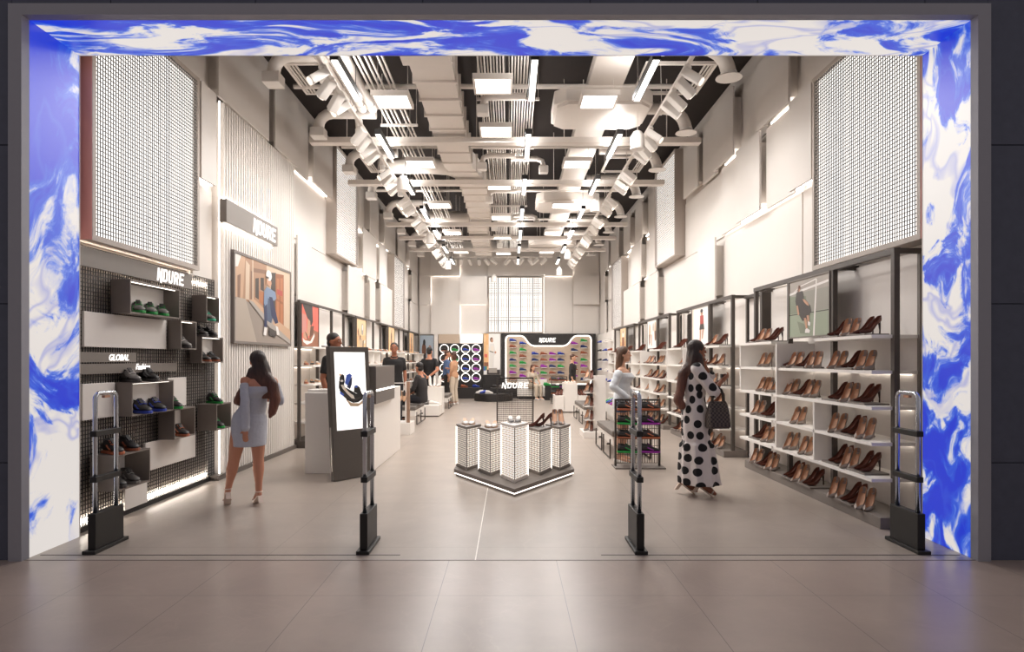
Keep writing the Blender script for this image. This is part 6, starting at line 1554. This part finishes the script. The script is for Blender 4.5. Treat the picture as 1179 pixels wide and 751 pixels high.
# ---------------------------------------------------------------- woman in the pale blue dress
w1 = Person('woman with long auburn hair in a short pale blue dress, seen from behind', (-2.735, 6.72, 0), A(127), 1.62, dict(
    hip=(.05,0,.87), waist=(.09,0,1.0), chest=(.155,0,1.19), neck=(.15,0,1.345), head=(.13,.0,1.475),
    shL=(.035,-.10,1.285), elL=(.075,-.17,1.04), wrL=(.075,-.17,.80), shR=(.265,.10,1.275), elR=(.31,.17,1.05), wrR=(.17,.33,1.06),
    hpL=(-.02,-.055,.83), knL=(-.085,-.06,.47), anL=(-.135,-.09,.17), toL=(-.19,.02,.035), hpR=(.11,.05,.83), knR=(.125,.04,.47), anR=(.145,.0,.125), toR=(.075,.10,.035)),
    True, SK1, True, voxel=.0075, handL=dict(palm=(.5,.6,0), bend=.3))
def tube_dress(p, m, levels, name='dress'):
    """levels: (centre, rx, ry) rings in the person's frame, hem first"""
    b = MB(); R2_ = []
    for c, rx, ry in levels:
        R2_.append([V(c) + V((rx*math.cos(2*PI*i/28), ry*math.sin(2*PI*i/28), 0)) for i in range(28)])
    b.loft(R2_); return p.part(name, b, m, remesh=.008)
J = w1.J
tube_dress(w1, CL_BLUE, [((J['hpR']+J['hpL'])/2 + V((0,0,-.22)), .168, .15), ((J['hpR']+J['hpL'])/2 + V((0,0,-.1)), .178, .15), (J['hip'], .178, .14), (J['hip']+V((0,0,.07)), .158, .12), (J['waist']+V((0,0,.02)), .132, .104), (J['waist']+V((0,0,.1)), .138, .11), (J['chest']+V((0,0,-.02)), .156, .125), (J['chest']+V((0,0,.035)), .166, .12)])
for sd in 'LR':
    sh, el, wr = J['sh'+sd], J['el'+sd], J['wr'+sd]; b = MB(); pts = []; rad = []
    a0 = sh + (el-sh)*.22
    for i in range(15):
        t = i/14; p = a0 + (el-a0)*min(1, t*1.9) if t < .526 else el + (wr-el)*((t-.526)/.474)*.93
        pts.append(p); rad.append((.046 if t < .5 else .041 + .005*t) + .0025*math.sin(i*2.3))
    b.chain(pts, rad, 14); w1.part('ruched_sleeve', b, CL_BLUE, remesh=.008)
HM1 = hair_mat('hair_auburn', (48,32,27), (124,74,54), 1.05, 1.42)
hd = J['head']; nk = J['neck']
w1.long_hair(HM1, .46, -.085, .082, lean=(.085, 0), curls=(
   ([hd+V((-.05,-.01,-.10)), nk+V((-.10,.0,-.08)), nk+V((-.165,.04,-.20)), nk+V((-.19,.07,-.27)), nk+V((-.15,.09,-.30))], (.05,.05,.05,.048,.035)),
   ([hd+V((.05,-.06,-.12)), nk+V((.10,-.12,-.10)), nk+V((.12,-.14,-.26)), nk+V((.09,-.14,-.38)), nk+V((.07,-.13,-.43))], (.055,.055,.055,.045,.02))))
w1.heels(mat('sandal_nude', (226,206,192), .4))
# ---------------------------------------------------------------- woman in the dotted dress
w2 = Person('woman in a long white dress with black dots, looking at the heel shelves', (2.10, 7.2, 0), A(8), 1.66, dict(
    hip=(-.075,0,.92), waist=(-.065,0,1.07), chest=(-.04,0,1.29), neck=(-.06,0,1.455), head=(-.03,0,1.595),
    shR=(-.075,-.165,1.395), elR=(.09,-.215,1.15), wrR=(.20,-.12,1.27), shL=(-.03,.165,1.40), elL=(.155,.15,1.315), wrL=(.075,.06,1.425),
    hpR=(-.07,-.08,.88), knR=(-.03,-.08,.49), anR=(.0,-.08,.135), toR=(.135,-.10,.035), hpL=(-.08,.08,.88), knL=(-.12,.08,.49), anL=(-.15,.08,.135), toL=(-.02,.07,.035)),
    True, SK2, True, voxel=.0075, handR=dict(dir=(.0,.75,.5), palm=(-.5,.3,.6), bend=.7), handL=dict(bend=.8))
# hand directions are in the woman's own frame (y forward)
J = w2.J; DOT = dots_mat(); hp = (J['hpR']+J['hpL'])/2
lv = []
for z, rx, ry, oy in ((.13,.235,.222,-.0),(.2,.228,.216,-.01),(.34,.212,.205,-.02),(.50,.192,.185,-.03),(.57,.184,.176,-.035),(.595,.160,.150,-.04),(.75,.165,.15,-.05),(.9,.168,.138,-.06),(1.0,.145,.12,-.06),(1.07,.130,.108,-.06),(1.15,.14,.115,-.055),(1.27,.158,.13,-.04),(1.36,.162,.11,-.045),(1.42,.12,.08,-.055)):
    b_ = []
    for i in range(36):
        fl = 1 + (.075*math.sin(i*2*PI/36*9) if z < .58 else (.025*math.sin(i*2*PI/36*9) if z < .95 else 0))
        b_.append(V((hp.x*0 + rx*fl*math.cos(2*PI*i/36), oy + .0 + ry*fl*math.sin(2*PI*i/36), z)))
    lv.append(b_)
b = MB().loft(lv); w2.part('dotted_dress', b, DOT, remesh=.008)
DOT2 = dots_mat('flat')
for sd in 'RL':
    sh, el, wr = J['sh'+sd], J['el'+sd], J['wr'+sd]
    b = MB().chain([J['chest']+(sh-J['chest'])*.6+V((0,0,.05)), sh, sh+(el-sh)*.5, el, el+(wr-el)*.22], [.068,.068,.067,.064,.05], 14)
    w2.part('dotted_sleeve', b, DOT2, remesh=.008)
HM2 = hair_mat('hair_dark_brown', (50,36,30), (124,76,58), 1.16, 1.56)
hd = J['head']; nk = J['neck']
w2.long_hair(HM2, .46, -.09, .085, curls=(
   ([hd+V((0,-.07,-.14)), nk+V((0,-.13,-.12)), nk+V((.02,-.17,-.30)), nk+V((.03,-.20,-.40)), nk+V((.05,-.17,-.46))], (.06,.06,.05,.055,.05)),
   ([hd+V((.075,.0,-.06)), nk+V((.10,.045,-.08)), nk+V((.10,.09,-.2))], (.03,.034,.018))))
w2.heels(mat('sandal_beige', (206,184,166), .4))
pz = J['wrR']
o = MB(); c = w2.loc
o.box(2.315,2.33,7.10,7.17,1.30,1.34); o = o.build('phone', M_BLACKP, bevel=.004); tag(o, 'small dark phone in the hand of the woman in the dotted dress', 'phone')
# handbag hanging from her forearm
def chequer():
    m = bpy.data.materials.new('bag_chequer'); m.use_nodes = True; nt = m.node_tree; b = nt.nodes['Principled BSDF']
    tc = nt.nodes.new('ShaderNodeTexCoord'); ck = nt.nodes.new('ShaderNodeTexChecker'); ck.inputs['Scale'].default_value = 45
    ck.inputs['Color1'].default_value = rgb((46,38,35)); ck.inputs['Color2'].default_value = rgb((92,80,72))
    nt.links.new(tc.outputs['Object'], ck.inputs['Vector']); nt.links.new(ck.outputs['Color'], b.inputs['Base Color']); b.inputs['Roughness'].default_value = .5
    return m
t = thing('handbag', 'dark chequered handbag hanging from the arm of the woman in the dotted dress', 'handbag', (2.235, 7.0, .76), A(8))
mb = MB(); rings = []
for z, hw, hd_ in ((.0,.115,.06),(.02,.128,.07),(.14,.124,.056),(.26,.10,.035),(.29,.085,.018)):
    rings.append([(hw*cx, hd_*cy, z) for cx, cy in ((1,.6),(.85,1),(-.85,1),(-1,.6),(-1,-.6),(-.85,-1),(.85,-1),(1,-.6))])
def place(rings): M_ = world_of(t); return [[tuple(M_ @ V(p)) for p in r] for r in rings]
mb.loft(place(rings)); mb.build('bag_body', chequer(), t, angle=40)
for s_ in (-1,1):
    mb = MB(); mb.tube(place([[(-.065,s_*.02,.275),(-.06,s_*.018,.36),(-.035,s_*.01,.42),(.0,.0,.44),(.035,s_*.01,.42),(.06,s_*.018,.36),(.065,s_*.02,.275)]])[0], .008, 8); mb.build('handle', C('bag_leather', (48,38,34)), t, smooth=True)
# ---------------------------------------------------------------- woman in ice blue behind the mesh rack
w3 = Person('woman in an off-shoulder ice blue top, behind the low mesh sneaker rack', (1.62, 9.42, 0), A(-22), 1.68, dict(elR=(.24,-.08,1.16), wrR=(.17,.14,.98), elL=(-.22,-.02,1.16), wrL=(-.14,.18,1.0)), False, SK3, True, voxel=.009)
J = w3.J; k = w3.k
tube_dress(w3, CL_ICE, [(J['hip']+V((0,0,-.12)), .18, .135), (J['hip'], .182, .13), (J['hip']+V((0,0,.09)), .155, .115), (J['waist'], .135, .105), (J['waist']+V((0,0,.1)), .14, .115), (J['chest']+V((0,.012,-.01)), .17, .155), (J['chest']+V((0,.0,.05)), .185, .12)], 'top')
for sd in 'LR':
    sh, el, wr = J['sh'+sd], J['el'+sd], J['wr'+sd]; a0 = sh + (el-sh)*.2; b = MB(); pts = []; rad = []
    for i in range(13):
        t_ = i/12; p = a0 + (el-a0)*min(1, t_*2) if t_ < .5 else el + (wr-el)*((t_-.5)/.5)*.9
        pts.append(p); rad.append(.064 - .020*t_ + .003*math.sin(i*2.1))
    b.chain(pts, rad, 12); w3.part('puff_sleeve', b, CL_ICE, remesh=.009)
w3.trousers(CL_DENIM, length=.35)
w3.long_hair(hair_mat('hair_light_brown', (96,68,50), (150,112,84), 1.2, 1.6), .36, -.07, .09)
w3.shoes(S_WHITE)
# ---------------------------------------------------------------- staff in black and shoppers farther back
m1 = Person('man with cropped hair in a black polo shirt, in profile behind the counter', (-2.62, 9.62, 0), A(-12), 1.88, dict(elL=(-.25,-.0,1.14), wrL=(-.24,.16,.98)), False, SK2, voxel=.011)
m1.shirt(CL_BLACK, .75); m1.collar(CL_BLACK); m1.trousers(CL_NAVY); m1.shoes(S_BLACK); m1.short_hair(H_BLACK)
m2 = Person('man in a black polo shirt facing the entrance, beyond the counter', (-2.52, 14.2, 0), A(-84), 1.86, {}, False, SK2, voxel=.012)
m2.shirt(CL_BLACK, .8); m2.collar(CL_BLACK); m2.trousers(CL_NAVY); m2.shoes(S_BLACK); m2.short_hair(H_BLACK, .9)
m3 = Person('man in a black T-shirt seen from behind with hands clasped at his back', (-2.30, 18.6, 0), A(80), 1.84, dict(elR=(.27,-.1,1.15), wrR=(.06,-.17,.98), elL=(-.27,-.1,1.15), wrL=(-.05,-.18,1.0)), False, SK1, voxel=.013)
m3.shirt(CL_BLACK, .7); m3.trousers(CL_NAVY); m3.shoes(S_BLACK); m3.short_hair(H_BLACK)
SEAT = dict(hip=(0,-.05,.53), waist=(0,-.05,.70), chest=(0,-.02,.91), neck=(0,-.02,1.07), head=(0,.02,1.235), shR=(.185,-.02,1.03), elR=(.23,.06,.77), wrR=(.14,.27,.66), shL=(-.185,-.02,1.03), elL=(-.23,.06,.77), wrL=(-.14,.27,.66),
    hpR=(.09,-.03,.535), knR=(.11,.40,.54), anR=(.11,.38,.09), toR=(.12,.55,.03), hpL=(-.09,-.03,.535), knL=(-.11,.40,.54), anL=(-.11,.38,.09), toL=(-.12,.55,.03))
m4 = Person('seated man in a dark grey shirt on the grey bench, his back turned', (-2.12, 15.35, 0), A(165), 1.84, SEAT, False, SK1, head_yaw=A(-25), voxel=.012)
m4.shirt(CL_CHAR, 1.7); m4.trousers(CL_NAVY); m4.shoes(S_BLACK); m4.short_hair(H_BLACK)
p5 = Person('shopper in a blue denim top with brown hair, by the ring display', (-2.16, 22.2, 0), A(10), 1.80, {}, False, SK4, voxel=.014)
p5.shirt(CL_DENIM, 1.6); p5.trousers(CL_CHAR); p5.shoes(S_WHITE); p5.short_hair(H_BROWN)
p6 = Person('woman in a tan top with auburn hair, facing the shopper in denim', (-1.84, 21.5, 0), A(150), 1.74, dict(elR=(.2,.08,1.16), wrR=(.12,.28,1.2)), False, SK4, True, voxel=.014)
p6.shirt(CL_TAN, 1.2); p6.trousers(CL_BEIGE); p6.shoes(S_WHITE); p6.long_hair(hair_mat('hair_red_brown', (84,48,34), (110,64,44), 1.3, 1.6), .2, -.05, .08)
p7 = Person('seated woman with long auburn hair in beige, on the long white seat', (.85, 24.35, 0), A(-55), 1.68, SEAT, False, SK3, True, voxel=.014)
p7.shirt(CL_BEIGE, 1.3); p7.trousers(CL_BEIGE); p7.shoes(S_WHITE); p7.long_hair(hair_mat('hair_chestnut', (90,52,36), (112,66,46), .9, 1.2), .3, -.06, .085)
p8 = Person('person with short brown hair in a dark grey top, beside the tall white pedestal', (2.05, 21.4, 0), A(-15), 1.66, {}, False, SK3, voxel=.014)
p8.shirt(CL_CHAR, 1.6); p8.trousers(CL_NAVY); p8.shoes(S_WHITE); p8.short_hair(H_BROWN, 1.1)
